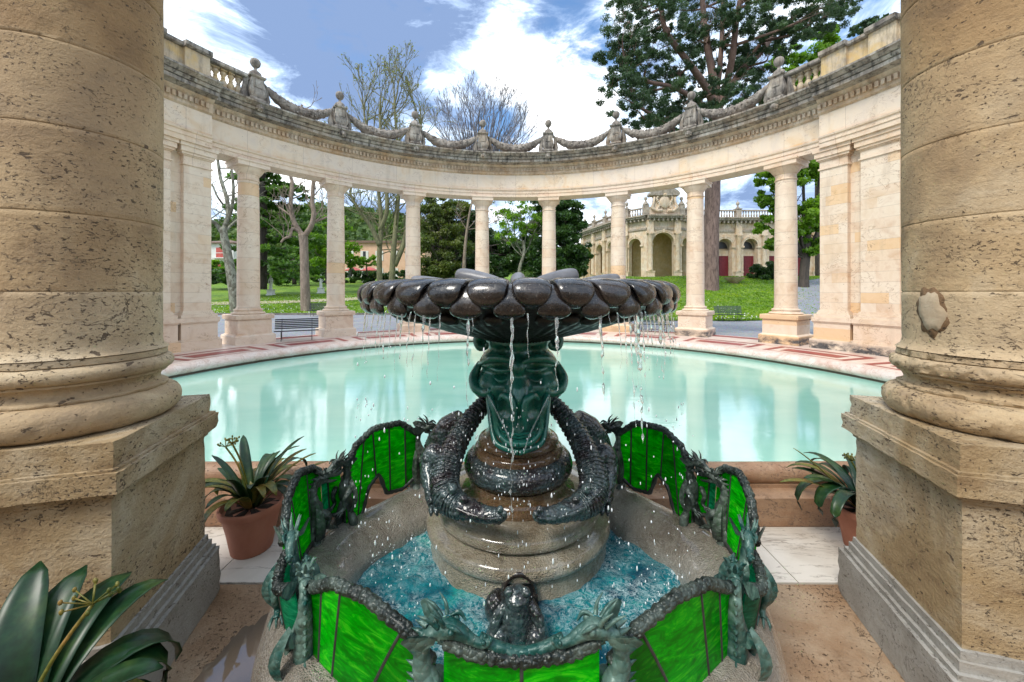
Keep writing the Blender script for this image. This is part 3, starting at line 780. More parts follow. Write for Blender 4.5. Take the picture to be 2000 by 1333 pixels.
# pollarded tree
def f(m, tips):
    D = 26.5
    limb(m, [WT(598, 613, D), WT(597, 600, D), WT(595, 540, D), WT(594, 490, D), WT(592, 458, D)], [.42, .33, .29, .27, .30], 12)
    for P, r in (([(592, 462, 26.5), (580, 444, 26.5), (571, 424, 26.5), (568, 395, 26.6), (571, 360, 26.8), (566, 330, 27), (572, 270, 27), (590, 205, 27)], .19),
                 ([(594, 462, 26.5), (607, 444, 26.4), (613, 420, 26.3), (610, 392, 26.3), (612, 350, 26.3), (606, 300, 26.3)], .19),
                 ([(588, 455, 26.5), (572, 447, 26.2), (566, 462, 26), (556, 466, 25.9), (549, 474, 25.9)], .11), ([(610, 436, 26.4), (625, 430, 26.6), (640, 424, 26.8)], .08),
                 ([(571, 424, 26.5), (555, 412, 26.7), (545, 405, 27)], .07)):
        q = [WT(*p) for p in P]; L = limb(m, q, [r*(1 - .09*i) for i in range(len(q))], 8)
        for k in range(7, len(L), 3):
            grow(m, L[k], Vector((rnd.gauss(0, .6), rnd.gauss(0, .5), .9)).normalized(), 1.0, r*.28, 3, .5, tips, .15, (2, 2))
p0 = W(598, 612, 26.5); tree('pollarded_tree', 'brown pollarded tree with knotty fork standing on the lawn behind the bench', 'tree', (p0.x, p0.y, 0), f, bark='bark_pollard')
# cedar
cl = []
def f(m, tips):
    D = 38
    limb(m, [WT(511, 566, D), WT(512, 480, D), WT(514, 400, D), WT(512, 300, D), WT(512, 250, D)], [.5, .42, .34, .2, .1])
    z = 3.2
    while z < 17:
        for k in range(6):
            a = rnd.uniform(0, 2*pi); L = (6.0 - .27*z)*rnd.uniform(.6, 1.1)*(1.0 + .45*math.cos(a)); c = W(512, 480, D); c.z = z
            e = c + Vector((L*math.cos(a), L*math.sin(a), -.06*L))
            q = limb(m, [tuple(c), tuple(c + (e-c)*.5 + Vector((0, 0, .35))), tuple(e)], [.10, .06, .02], 5, n=4)
            for t in (.35, .55, .75, .95):
                p = c + (e-c)*t; cl.append((p.x, p.y, p.z + .15, .85 + .25*L*.2))
        z += rnd.uniform(.9, 1.3)
p0 = W(511, 566, 38); m_ = MB()
t = thing('cedar_tree', 'dark trunked cedar with tiered flat green branches on the left lawn', 'tree', (p0.x, p0.y, 1.0)); f(m_, [])
m_.v = [tuple(Vector(v) - Vector(t.location)) for v in m_.v]; m_.build('trunk', MAT['bark_dark'], t)
leafmesh('crown', crown(cl, 20, rng, 4, (1, 1, .16)) - np.asarray(t.location)[None], .24, MAT['leaf_cedar'], rng, parent=t, up=1.5)
# big mossy bare tree, crown showing above the cornice
def f(m, tips):
    D = 46
    for P, r in (([(742, 560, 46), (741, 500, 46), (744, 440, 46), (740, 380, 46), (730, 300, 46), (712, 230, 46)], .36), ([(765, 560, 46), (768, 500, 46), (774, 430, 46), (780, 350, 46), (776, 280, 46), (770, 205, 46)], .38),
                 ([(770, 520, 46.2), (790, 470, 46.5), (800, 400, 47), (812, 320, 47), (822, 250, 47)], .36), ([(741, 480, 45.8), (722, 440, 45.4), (700, 410, 45), (684, 380, 45)], .26), ([(742, 450, 46), (756, 410, 45.5), (752, 350, 45), (745, 280, 45), (742, 225, 45)], .3)):
        q = [WT(*p) for p in P]; L = limb(m, q, [r*(1 - .14*i) for i in range(len(q))], 9)
        for k in range(6, len(L), 1):
            grow(m, L[k], Vector((rnd.gauss(0, .8), rnd.gauss(0, .5), .55)).normalized(), 2.5, r*.26, 3, .5, tips, .12, (2, 3), .024, 3)
        for _ in range(2): grow(m, Vector(L[-1]), Vector((rnd.gauss(0, .3), 0, 1)), 2.5, r*.35, 4, .45, tips, .15, (2, 3), .024, 3)
p0 = W(750, 556, 46); tree('mossy_tree', 'tall bare tree with mossy yellow-green stems behind the third column from the left', 'tree', (p0.x, p0.y, 1.6), f, bark='bark_moss', extra=buds(.15, 1, 'leaf_bud'))
# fan shaped bare tree
def f(m, tips):
    D = 62
    limb(m, [WT(925, 560, D), WT(930, 450, D), WT(935, 380, D)], [.7, .55, .45])
    for k in range(30):
        u = k/29; px = 858 + 172*u; py = 178 + 90*abs(u - .45)**1.5*2 + rnd.uniform(-4, 22)
        q = [WT(935, 390, D), WT(935 + (px-935)*.35, 340, D + rnd.uniform(-1, 1)), WT(935 + (px-935)*.75, 340 + (py-340)*.55, D + rnd.uniform(-3, 3)), WT(px, py + 22, D + rnd.uniform(-3, 3))]
        L = limb(m, q, [.28, .19, .10, .03], 5, n=6)
        for j in range(5, len(L), 2): grow(m, L[j], (Vector((rnd.gauss(0, .35) + (px-935)/150, rnd.gauss(0, .4), 1))).normalized(), 2.3, .05, 3, .32, tips, .2, (2, 3), .02, 3)
p0 = W(925, 560, 62); tree('bare_tree', 'leafless grey tree with rounded fan of fine twigs behind the middle of the cornice', 'tree', (p0.x, p0.y, 2.0), f, bark='bark_grey')

def blob_tree(name, label, cat, base, trunk, cl, leaf, size, dens, sub, bark='bark_dark', twig=0, sh=(1,1,.8), group=None):
    P = [(*WT(px, py, D), r) for (px, py, D, r) in cl]
    def f(m, tips):
        if trunk:
            q = [WT(*p[:3]) for p in trunk]; L = limb(m, q, [p[3] for p in trunk], 9)
            for (x, y, z, r) in P:
                a = L[int(len(L)*.55)]; e = Vector((x, y, z))
                limb(m, [tuple(a), tuple(a.lerp(e, .5) + Vector((0, 0, -.2))), tuple(e)], [trunk[-1][3]*.6, trunk[-1][3]*.4, .03], 5, n=4)
                for k in range(twig): grow(m, a.lerp(e, rnd.uniform(.5, 1)), Vector((rnd.gauss(0, 1), rnd.gauss(0, 1), .5)).normalized(), r*.6, .04, 2, .6, tips, .1, (2, 2))
    b = W(*base); return tree(name, label, cat, (b.x, b.y, b.z), f if trunk else None, P, leaf, size, dens, sub, bark, sh, group)
blob_tree('evergreen_tree', 'dark evergreen with olive leaves between the third and fourth columns from the left', 'tree', (855, 552, 42),
          [(860, 556, 42, .3), (858, 500, 42, .25), (862, 440, 42, .15)], [(840, 480, 42, 2.3), (865, 440, 43, 2.2), (835, 430, 42, 2.0), (880, 485, 42, 2.4), (858, 520, 41, 2.0), (830, 525, 41, 1.8), (885, 530, 41, 1.8), (855, 405, 43, 1.8), (885, 415, 44, 1.9)], 'leaf_olive', .17, 120, 17, twig=8)
blob_tree('laurel_tree', 'very dark laurel tree behind the fourth column from the left', 'tree', (915, 552, 46),
          [(905, 556, 46, .35), (908, 500, 46, .28), (905, 430, 46, .2)], [(905, 500, 47, 3.0), (930, 470, 48, 2.8), (900, 455, 48, 2.4), (955, 520, 47, 2.8), (890, 530, 46, 2.4), (925, 430, 48, 2.0), (960, 490, 48, 2.6), (1000, 505, 48, 2.6), (1040, 500, 48, 2.6), (1050, 460, 48, 2.4)], 'leaf_dark', .19, 130, 18, twig=4)
blob_tree('branching_tree', 'thin brown multi-stemmed bare tree against the dark laurel', 'tree', (912, 548, 40),
          [(905, 552, 40, .22), (908, 490, 40, .17), (915, 430, 40, .12), (925, 380, 40, .08)], [(975, 430, 40, 1.0), (890, 410, 40, .9), (950, 400, 40, .9)], 'leaf_olive', .12, 20, 5, 'bark_pollard', twig=10)
blob_tree('young_tree', 'small tree with fresh yellow-green leaves and pale twisting trunk between the two middle columns', 'tree', (1013, 548, 36),
          [(1012, 556, 36, .2), (1016, 520, 36, .16), (1024, 495, 36, .13), (1022, 470, 36, .1)], [(1000, 440, 36, 1.5), (1030, 425, 36, 1.5), (985, 420, 36.5, 1.2), (1045, 450, 36, 1.2), (1015, 405, 37, 1.4), (990, 465, 36, 1.0)], 'leaf_bright', .15, 42, 10, 'bark_plane', twig=8)
blob_tree('magnolia_tree', 'dense dark glossy magnolia left of the arcaded building', 'tree', (1105, 552, 37),
          [(1108, 558, 37, .3), (1106, 500, 37, .25), (1104, 430, 37, .2)], [(1100, 420, 37, 1.7), (1112, 450, 36.5, 1.9), (1090, 470, 37, 2.0), (1125, 490, 36.5, 1.5), (1075, 440, 38, 1.9), (1100, 510, 36, 2.0), (1070, 500, 37, 1.9), (1128, 522, 36.5, 1.2), (1080, 400, 38, 1.5), (1060, 530, 37, 1.7), (1098, 398, 37.5, 1.1), (1060, 400, 38, 1.4), (1118, 425, 37, .9)], 'leaf_dark', .17, 150, 20)
blob_tree('round_bush', 'round dark green clipped bush beside the burgundy doors of the arcaded building', 'bush', (1497, 556, 37), None,
          [(1497, 527, 37, 1.25), (1480, 536, 36.6, .9), (1512, 535, 36.8, 1.0), (1495, 545, 36.4, 1.1)], 'leaf_dark', .14, 210, 16)
blob_tree('lime_tree', 'bright green leafy tree behind the rightmost column', 'tree', (1570, 578, 31),
          [(1567, 582, 31, .50), (1570, 545, 31, .36), (1575, 480, 31, .3), (1578, 400, 31, .2)], [(1500, 355, 31, 1.2), (1520, 400, 31, 1.4), (1500, 440, 31, 1.0), (1545, 350, 31, 1.5), (1570, 320, 31, 1.5), (1600, 345, 31, 1.5), (1590, 400, 31, 1.6), (1560, 430, 30.5, 1.4), (1535, 455, 31, 1.1), (1600, 460, 31, 1.3), (1625, 420, 32, 1.5), (1580, 485, 31, .9), (1630, 360, 32, 1.6), (1520, 300, 31, 1.2), (1565, 270, 31, 1.4), (1610, 300, 31, 1.5), (1495, 395, 31, .7), (1508, 480, 31, .7), (1530, 330, 31, 1.2)], 'leaf_bright', .17, 95, 15, 'bark_dark', twig=1)
blob_tree('spruce_tree', 'bright green conifer top between the stone pine and the right parapet', 'tree', (1590, 560, 44),
          [(1600, 560, 44, .4), (1598, 300, 44, .3), (1600, 80, 44, .1)], [(1610, 75, 44, 1.6), (1585, 110, 44, 1.9), (1625, 95, 44, 1.5), (1600, 140, 44, 2.2), (1560, 140, 44, 1.9), (1540, 100, 44, 1.4), (1570, 180, 44, 2.2), (1520, 125, 45, 1.3), (1625, 60, 44, 1.0)], 'leaf_bright', .2, 80, 11)
blob_tree('distant_pine', 'small dark treetop over the right parapet beside the big right column', 'tree', (1700, 560, 52),
          [(1700, 560, 52, .4), (1700, 300, 52, .3), (1698, 60, 52, .1)], [(1700, 48, 52, 1.7), (1682, 55, 52, 1.4), (1715, 62, 52, 1.6), (1700, 80, 52, 2.4), (1735, 70, 52, 2)], 'leaf_pine', .22, 80, 11)
for i, (px, py, D, r, lb) in enumerate(((640, 470, 52, 3.0, 'leafy green tree behind the second column from the left'), (575, 512, 55, 2.6, 'bushy green tree behind the pollarded tree'))):
    blob_tree('garden_tree', lb, 'tree', (px, 552, D), [(px, 556, D, .3), (px-2, 510, D, .2), (px, py, D, .1)],
              [(px, py, D, r), (px-25, py+25, D, r*.8), (px+22, py+20, D, r*.8), (px+5, py-28, D, r*.7), (px, py+40, D-1, r*.7), (px-30, py-2, D, r*.5)], 'leaf_cedar' if i else 'leaf_bright', .26, 55, 11, 'bark_dark', twig=2)
for (px, D, r, mt, lb) in ((685, 56, 1.5, 'leaf_bright', 'small round green tree left of the red parasols'), (716, 58, 1.3, 'leaf_bright', 'small light green tree in front of the pink building wall')):
    blob_tree('small_tree', lb, 'tree', (px, 540, D), [(px+2, 540, D, .12), (px, 525, D, .1), (px, 508, D, .06)], [(px, 508, D, r), (px-9, 513, D, r*.7), (px+9, 512, D, r*.7)], mt, .2, 60, 9)
for (px, py, D, r, mt, lb) in ((428, 525, 48, 1.5, 'leaf_bright', 'bright yellow-green bush at the left end of the hedge'), (440, 538, 46, 1.2, 'leaf_dark', 'dark low bush under the pale plane tree')):
    blob_tree('garden_bush', lb, 'bush', (px, py + 20, D), None, [(px, py, D, r), (px-16, py+4, D, r*.8), (px+14, py+6, D, r*.8), (px - 34, py + 2, D, r), (px+2, py+12, D, r*.8)], mt, .2, 120, 12)
# hedge at the far edge of the left lawn
hp = [(*WT(px, 541 + 3*math.sin(px*.3), 62), 1.3) for px in range(395, 830, 14)]
h0 = hp[0]; t = thing('hedge', 'long low dark hedge along the far edge of the left lawn', 'hedge', (hp[0][0], 62, 2.6))
leafmesh('foliage', crown(hp, 90, rng, 9, (1, 1, .8)) - np.asarray(t.location)[None], .24, MAT['leaf_dark'], rng, parent=t)

# the stone pine
pine = W(1388, 566, 30)
pcl = [(1225, 25), (1245, 60), (1215, 75), (1235, 105), (1265, 130), (1225, 140), (1250, 170), (1290, 175), (1215, 190), (1245, 215), (1280, 225), (1300, 50), (1290, 95), (1320, 20), (1270, 15), (1330, 130), (1330, 190), (1305, 235), (1345, 225), (1365, 160),
       (1210, -30), (1270, -40), (1340, -40), (1410, -50), (1480, -45), (1540, -30), (1600, -20), (1650, -10), (1380, 10), (1450, 15), (1500, 20), (1545, 25), (1590, 30), (1630, 15), (1655, 5), (1520, 60), (1480, 75), (1560, 60), (1470, 130), (1440, 110), (1500, 110),
       (1455, 185), (1430, 150), (1470, 215), (1500, 165), (1420, 215), (1385, 60), (1400, 110), (1355, 75), (1430, 60), (1590, 55), (1205, 110), (1340, 255), (1310, 262)]
def f(m, tips):
    limb(m, [WT(1384, 578, 30), WT(1387, 556, 30), WT(1388, 480, 30), WT(1392, 380, 30), WT(1395, 300, 30), WT(1398, 240, 30), WT(1399, 205, 30)], [.80, .64, .58, .56, .52, .50, .46], 18)
m_ = MB(); f(m_, [])
pt = thing('stone_pine', 'huge dark stone pine with spreading limbs behind the right half of the colonnade', 'tree', tuple(pine)); off = pine
m_.v = [tuple(Vector(v) - off) for v in m_.v]; m_.build('trunk', MAT['bark_pine'], pt)
m_ = MB(); tips = []; cl = []
mains = []
for P, r in (([(1398, 225, 30), (1395, 170, 30), (1385, 110, 30), (1375, 40, 31), (1370, -30, 31)], .30), ([(1400, 225, 30), (1420, 160, 30), (1432, 100, 29), (1440, 30, 29), (1455, -40, 29)], .26),
             ([(1398, 215, 30), (1375, 165, 29), (1335, 110, 28), (1300, 60, 27.5), (1290, 0, 27)], .24), ([(1396, 230, 30), (1360, 195, 29), (1310, 170, 28.5), (1265, 160, 28), (1230, 140, 27.5)], .17),
             ([(1402, 215, 30), (1440, 150, 31), (1480, 110, 32), (1520, 60, 33), (1570, 20, 34)], .24), ([(1396, 205, 30), (1405, 140, 31), (1410, 70, 32), (1412, 0, 33)], .20),
             ([(1404, 235, 30), (1440, 215, 31), (1475, 200, 31.5), (1500, 170, 32)], .12), ([(1394, 245, 30), (1365, 235, 29), (1330, 225, 28.5), (1290, 235, 28)], .11), ([(1440, 150, 31), (1500, 70, 30), (1560, 50, 30), (1620, 20, 30)], .12)):
    q = [WT(*p) for p in P]; L = limb(m_, q, [r*1.25*(1 - .13*i) for i in range(len(q))], 9); mains.extend(L[5:])
for (px, py) in pcl:
    D = rnd.uniform(26, 35); e = W(px, py, D)
    a = min(mains, key=lambda q: (q - e).length + (0 if q.z < e.z else 3))
    mid = a.lerp(e, .55) + Vector((rnd.gauss(0, .3), rnd.gauss(0, .3), -.3))
    L = limb(m_, [tuple(a), tuple(mid), tuple(e)], [.12, .085, .03], 5, n=5)
    for k in (5, 7, 9): grow(m_, L[k], (e - a + Vector((rnd.gauss(0, .8), rnd.gauss(0, .8), .6))).normalized(), .9, .03, 2, .6, tips, .1, (2, 3), .012, 3)
    cl.append((e.x, e.y, e.z, rnd.uniform(1.0, 1.5)))
m_.v = [tuple(Vector(v) - off) for v in m_.v]; m_.build('limbs', MAT['bark_limb'], pt)
leafmesh('crown', crown(cl, 120, rng, 22, (1.45, 1.45, 1.0), .30) - np.asarray(off)[None], .065, MAT['leaf_pine'], rng, parent=pt, asp=3.6)

# far wooded hill
hm = MB()
def hz(x, y): return 34*math.exp(-((x + 92)/75)**2)*sstep(85, 175, y) + 12*math.exp(-((x+10)/50)**2)*sstep(90, 170, y) + 2.5 + 1.5*mnoise.noise(Vector((x*.05, y*.05, 0)))
xs = np.linspace(-210, 60, 60); ys = np.linspace(84, 210, 26)
hm.grid([[Vector((x, y, hz(x, y) - 1)) for y in ys] for x in xs], False, True); hm.build('hill', MAT['hill'], kind='structure')
C = []
for _ in range(1400):
    x = rng.uniform(-170, 30); y = 88 + 100*rng.random(); C.append((x, y, hz(x, y) + 1.2, rng.uniform(1.8, 3.2)))
P = np.concatenate([clump(20, c[:3], c[3], rng, (1, 1, .9), .6) for c in C])
leafmesh('forest', P, 1.5, MAT['hill'], rng, asp=1.2, kind='stuff', label='far wooded hillside beyond the garden on the left')

# ------------------------------------------------------------------ buildings behind
MAT['pink'] = m_simple('salmon_render', [(.58,.34,.22), (.66,.42,.29)], 1, .85)
MAT['shutter'] = m_simple('white_shutters', [(.55,.52,.46), (.68,.65,.6)], 4, .6)
MAT['white'] = m_simple('white_paint', [(.6,.58,.55), (.72,.7,.67)], 1, .7)
MAT['redpaint'] = m_simple('red_paint', [(.36,.06,.045), (.5,.1,.08)], 1, .6)
MAT['rooftile'] = m_simple('roof_tiles', [(.12,.08,.06), (.22,.13,.09)], 2, .8)
MAT['dark'] = m_simple('dark_opening', [(.01,.01,.012), (.02,.02,.02)], 2, .4)
a = W(640, 545, 82); b = W(830, 545, 82)
t = thing('pink_building', 'salmon pink building with white shutters behind the bare trees', 'building', (a.x, 82, 3.0))
m = MB(); m.box((0, 0, -3), (b.x - a.x, 8, 9.0)); m.build('wall', MAT['pink'], t)
m = MB(); m.box((-.4, -.5, 9.003), (b.x - a.x + .4, 8.4, 9.5)); m.build('roof', MAT['rooftile'], t)
for i, px in enumerate((655, 683, 712, 741, 770, 799)):
    for (z0, z1) in ((5.2, 7.3), (1.2, 3.6)):
        x = W(px, 500, 82).x - a.x; m = MB(); m.box((x-.85, -.09, z0), (x+.85, .0, z1)); w = m.build('shutter', MAT['shutter'], t)
        m = MB(); m.box((x-.3, -.12, z0+.1), (x+.3, -.092, z1-.1)); m.build('pane', MAT['dark'], w)
a = W(395, 520, 68); t = thing('balcony_house', 'white house with red balcony screens behind the pale plane tree', 'house', (a.x, 68, 2.5))
m = MB(); m.box((0, 0, -1), (5.6, 6, 7.6)); m.build('wall', MAT['white'], t)
m = MB(); m.loft([(3.2, 3.5, 0), (3.2, 3.5, .2), (.2, .2, 1.0)], Matrix.Translation((2.8, 3, 7.603))); m.build('roof', MAT['rooftile'], t)
for z in (2.2, 4.9):
    m = MB(); m.box((2.2, -1.0, z), (5.2, -.003, z+.15)); m.box((2.2, -1.0, z + .9), (5.2, -.95, z+1.0)); m.build('balcony', MAT['white'], t)
    m = MB(); m.box((2.5, -.05, z + .153), (4.0, .02, z+2.0)); m.build('screen', MAT['redpaint'], t)
    m = MB(); m.box((4.2, -.04, z + .153), (5.2, .02, z+1.9)); m.build('window', MAT['dark'], t)
for (px, lb) in ((690, 'left one of the two red parasols by the pink building'), (722, 'right one of the two red parasols by the pink building')):
    p = W(px, 530, 66); t = thing('parasol', lb, 'parasol', (p.x, 66, 3.2), group='red parasols by the pink building')
    m = MB(); m.lathe([(1.5, 1.9), (1.48, 2.0), (.8, 2.35), (.05, 2.6)], n=8, smooth=False); m.build('canopy', MAT['redpaint'], t)
    m = MB(); m.tube([(0, 0, 0), (0, 0, 2.3)], .04, 6); m.build('pole', MAT['white'], t)

# arcaded building on the right
MAT['arc'] = m_lichen('arcade_stone', (.72,.58,.43), (.58,.44,.31), (.76,.67,.55), (.66,.45,.24), .5, dk=.3)
MAT['arc_in'] = m_lichen('arcade_inner_plaster', (.62,.46,.24), (.50,.36,.18), (.68,.54,.34), (.6,.40,.16), .5, dk=.2)
MAT['burgundy'] = m_simple('burgundy_door', [(.12,.005,.012), (.19,.012,.022)], 3, .5)
MAT['arc_dk'] = m_lichen('arcade_cornice_stone', (.42,.36,.29), (.24,.20,.16), (.55,.49,.41), (.42,.30,.18), .3, dk=.6)
BZ = 2.9
bld = thing('arcade_building', 'long cream stone arcaded building with crested corner pavilion on the right rise', 'building', (14, 45, BZ))
BO = Vector((14, 45, BZ))
def arch_wall(nm, A, B, z1, arches, zs, th=.7, z0=-.6, mat='arc'):
    """wall from A to B (plan, world) with round arches [(u, half width)], springing at zs"""
    A = Vector((A[0], A[1], 0)) - Vector((BO.x, BO.y, 0)); B = Vector((B[0], B[1], 0)) - Vector((BO.x, BO.y, 0))
    U = (B - A); L = U.length; U.normalize(); Nn = Vector((-U.y, U.x, 0))
    m = MB()
    def pt(u, z, d=0): return A + U*u + Vector((0, 0, z)) + Nn*d
    def face(u0, u1, za, zb):
        if u1 - u0 < 1e-3: return
        m.quad(pt(u0, za), pt(u1, za), pt(u1, zb), pt(u0, zb)); m.quad(pt(u1, za, th), pt(u0, za, th), pt(u0, zb, th), pt(u1, zb, th))
    prev = 0
    for (u, h) in arches:
        face(prev, u-h, z0, z1); K = 14
        m.quad(pt(u-h, z0), pt(u-h, zs), pt(u-h, zs, th), pt(u-h, z0, th)); m.quad(pt(u+h, zs), pt(u+h, z0), pt(u+h, z0, th), pt(u+h, zs, th))
        for k in range(K):
            a0 = pi - pi*k/K; a1 = pi - pi*(k+1)/K
            x0, y0, x1, y1 = u+h*math.cos(a0), zs+h*math.sin(a0), u+h*math.cos(a1), zs+h*math.sin(a1)
            m.quad(pt(x0, y0), pt(x1, y1), pt(x1, z1), pt(x0, z1)); m.quad(pt(x1, y1, th), pt(x0, y0, th), pt(x0, z1, th), pt(x1, z1, th))
            m.quad(pt(x0, y0), pt(x0, y0, th), pt(x1, y1, th), pt(x1, y1))
        prev = u + h
    face(prev, L, z0, z1)
    w = m.build(nm, MAT[mat], bld)
    for (u, h) in arches:     # moulded archivolt and imposts
        m = MB(); K = 16
        for (r0, r1, d) in ((h+.02, h+.28, -.06), (h+.20, h+.32, -.10)):
            rows = []
            for k in range(K+1):
                a = pi - pi*k/K
                rows.append([pt(u+r0*math.cos(a), zs+r0*math.sin(a), d), pt(u+r1*math.cos(a), zs+r1*math.sin(a), d), pt(u+r1*math.cos(a), zs+r1*math.sin(a), .02), pt(u+r0*math.cos(a), zs+r0*math.sin(a), .02)])
            m.grid(rows, True, False, True, True)
        for sx in (-1, 1):
            M_ = Matrix.Translation(pt(u + sx*(h+.13), zs)) @ Matrix.Rotation(math.atan2(U.y, U.x), 4, 'Z')
            m.box((-.2, -.14, -.22), (.2, .3, -.02), M_)
        m.box((-.13, -.16, h-.02), (.13, .0, h+.42), Matrix.Translation(pt(u, zs)) @ Matrix.Rotation(math.atan2(U.y, U.x), 4, 'Z'))
        m.build('archivolt', MAT[mat], w)
    return U, Nn, L, A
def pil(U, Nn, A, us, ztop, w=.34, d=.22):
    for u in us:
        m = MB(); M_ = Matrix.Translation(A + U*u) @ Matrix.Rotation(math.atan2(U.y, U.x), 4, 'Z')
        m.box((-w-.12, -d-.14, -.6), (w+.12, .0, .9), M_); m.box((-w-.17, -d-.19, .901), (w+.17, .0, 1.02), M_)
        m.lathe([(w*.86, 1.021), (w*.8, 1.15), (w*.72, ztop-.6), (w*.78, ztop-.55), (w*.78, ztop-.3), (w*1.0, ztop-.22)], (0, -d*.8, 0), 14, M=M_)
        m.box((-w-.08, -d-.16, ztop-.21), (w+.08, .0, ztop), M_)
        m.box((-w-.02, -d-.10, ztop+.01), (w+.02, .0, ztop+1.35), M_)
        m.build('half_column', MAT['arc'], bld)
def cornice(U, Nn, A, L, z, e0=0, e1=0):
    M_ = Matrix.Translation(A) @ Matrix.Rotation(math.atan2(U.y, U.x), 4, 'Z')
    m = MB(); m.box((-e0*.1, -.12, z-1.5), (L+e1*.1, .0, z-1.25), M_); m.box((-e0*.3, -.3, z-.35), (L+e1*.3, .0, z-.2), M_); m.box((-e0*.62, -.65, z-.199), (L+e1*.62, .0, z), M_); m.box((-e0*.75, -.8, z+.001), (L+e1*.75, .6, z+.16), M_)
    u = .2
    while u < L: m.box((u-.09, -.55, z-.52), (u+.09, .0, z-.201), M_); u += .52
    m.build('cornice', MAT['arc_dk'], bld)
def balus(U, Nn, A, L, z, piers):
    M_ = Matrix.Translation(A + Nn*.05) @ Matrix.Rotation(math.atan2(U.y, U.x), 4, 'Z'); m = MB()
    m.box((0, -.14, z), (L, .14, z+.16), M_); m.box((0, -.17, z+.86), (L, .17, z+1.0), M_)
    u = .2
    while u < L:
        if all(abs(u - q) > .4 for q in piers): m.lathe([(.07, z+.161), (.11, z+.35), (.05, z+.55), (.08, z+.7), (.06, z+.859)], (u, 0, 0), 7, M=M_)
        u += .33
    b_ = m.build('balustrade', MAT['arc_dk'], bld)
    for q in piers:
        m = MB(); m.box((q-.32, -.28, z), (q+.32, .28, z+1.06), M_); m.box((q-.38, -.34, z+1.061), (q+.38, .34, z+1.16), M_)
        m.lathe([(.25, z+1.161), (.15, z+1.35), (.07, z+1.5), (.16, z+1.62), (.21, z+1.78), (.16, z+1.95), (.05, z+2.0), (.03, z+2.2)], (q, 0, 0), 10, M=M_)
        m.build('urn_post', MAT['arc_dk'], b_)
CZ = 7.35
P0 = (10.2, 57.5); P1 = (13.3, 46.6); P2 = (15.35, 44.4); P3 = (19.3, 44.4); P4 = (21.2, 46.0); P5 = (42.0, 46.0)
for (A, B, ars, pl, bp, e) in ((P0, P1, [(2.0, .95), (5.2, .95), (8.4, .95)], [.3, 3.6, 6.8, 10.2], [.6, 3.6, 6.8, 10.4], (1, 0)), (P1, P2, [(1.5, .8)], [.35], [.4], (0, 0)),
                           (P2, P3, [(1.97, 1.28)], [.38, 3.55], [], (0, 0)), (P3, P4, [(1.24, .8)], [2.2], [2.0], (0, 0)),
                           (P4, P5, [(1.1 + 3.12*k, .88) for k in range(7)], [2.66 + 3.12*k for k in range(6)], [5.8, 12.0, 18.3], (0, 1))):
    zs = 4.15 if len(ars) > 1 or ars[0][1] < 1 else 4.05
    U, Nn, L, A_ = arch_wall('wall', A, B, CZ, ars, zs if ars[0][1] < 1.2 else 4.25)
    pil(U, Nn, A_, pl, 5.6); cornice(U, Nn, A_, L, CZ, *e); balus(U, Nn, A_, L, CZ + .161, bp)
m = MB(); m.box((P1[0]-BO.x+.9, 3.6, -.6), (P4[0]-BO.x, 3.8, 7.2)); m.box((P4[0]-BO.x+.001, 2.1, -.6), (P5[0]-BO.x, 2.3, 7.2)); m.box((P4[0]-BO.x+.002, 2.301, -.6), (P4[0]-BO.x+.2, 3.9, 7.2)); m.box((P1[0]-BO.x+.9, 1.0, 7.0), (P5[0]-BO.x, 9, 7.3))
m.quad(Vector((-3.0, 12.5, -.6)), Vector((.9, 3.2, -.6)), Vector((.9, 3.2, 7.2)), Vector((-3.0, 12.5, 7.2)))
inn = m.build('inner_wall', MAT['arc_in'], bld)
for k in range(7):
    x = P4[0] - BO.x + 1.1 + 3.12*k
    m = MB(); m.box((x-.82, 1.75, -.6), (x+.82, 1.95, 3.0)); 
    for j in range(6): m.box((x-.80 + j*.27, 1.72, -.5), (x-.57 + j*.27, 1.749, 2.95))
    m.build('door', MAT['burgundy'], bld)
    m = MB(); rows = [[Vector((x + .78*math.cos(pi*j/12), 1.9, 4.0 + .78*math.sin(pi*j/12))), Vector((x, 1.9, 4.0))] for j in range(13)]
    m.grid(rows, False, False); m.box((x-.78, 1.85, 3.9), (x+.78, 1.95, 4.0)); m.build('fanlight', MAT['dark'], bld)
    m = MB(); m.box((x-1.05, 1.8, 3.001), (x+1.05, 2.0, 3.7)); m.box((x-1.05, 1.8, -.6), (x-.83, 2.0, 3.0)); m.box((x+.83, 1.8, -.6), (x+1.05, 2.0, 3.0)); m.box((x-1.05, 1.97, 3.7), (x+1.05, 2.05, 6)); m.build('door_surround', MAT['arc'], bld)
m = MB(); m.box((P4[0]-BO.x+1.0, 1.70, 1.1), (P4[0]-BO.x+1.4, 1.718, 1.7)); m.build('notice', MAT['white'], bld)
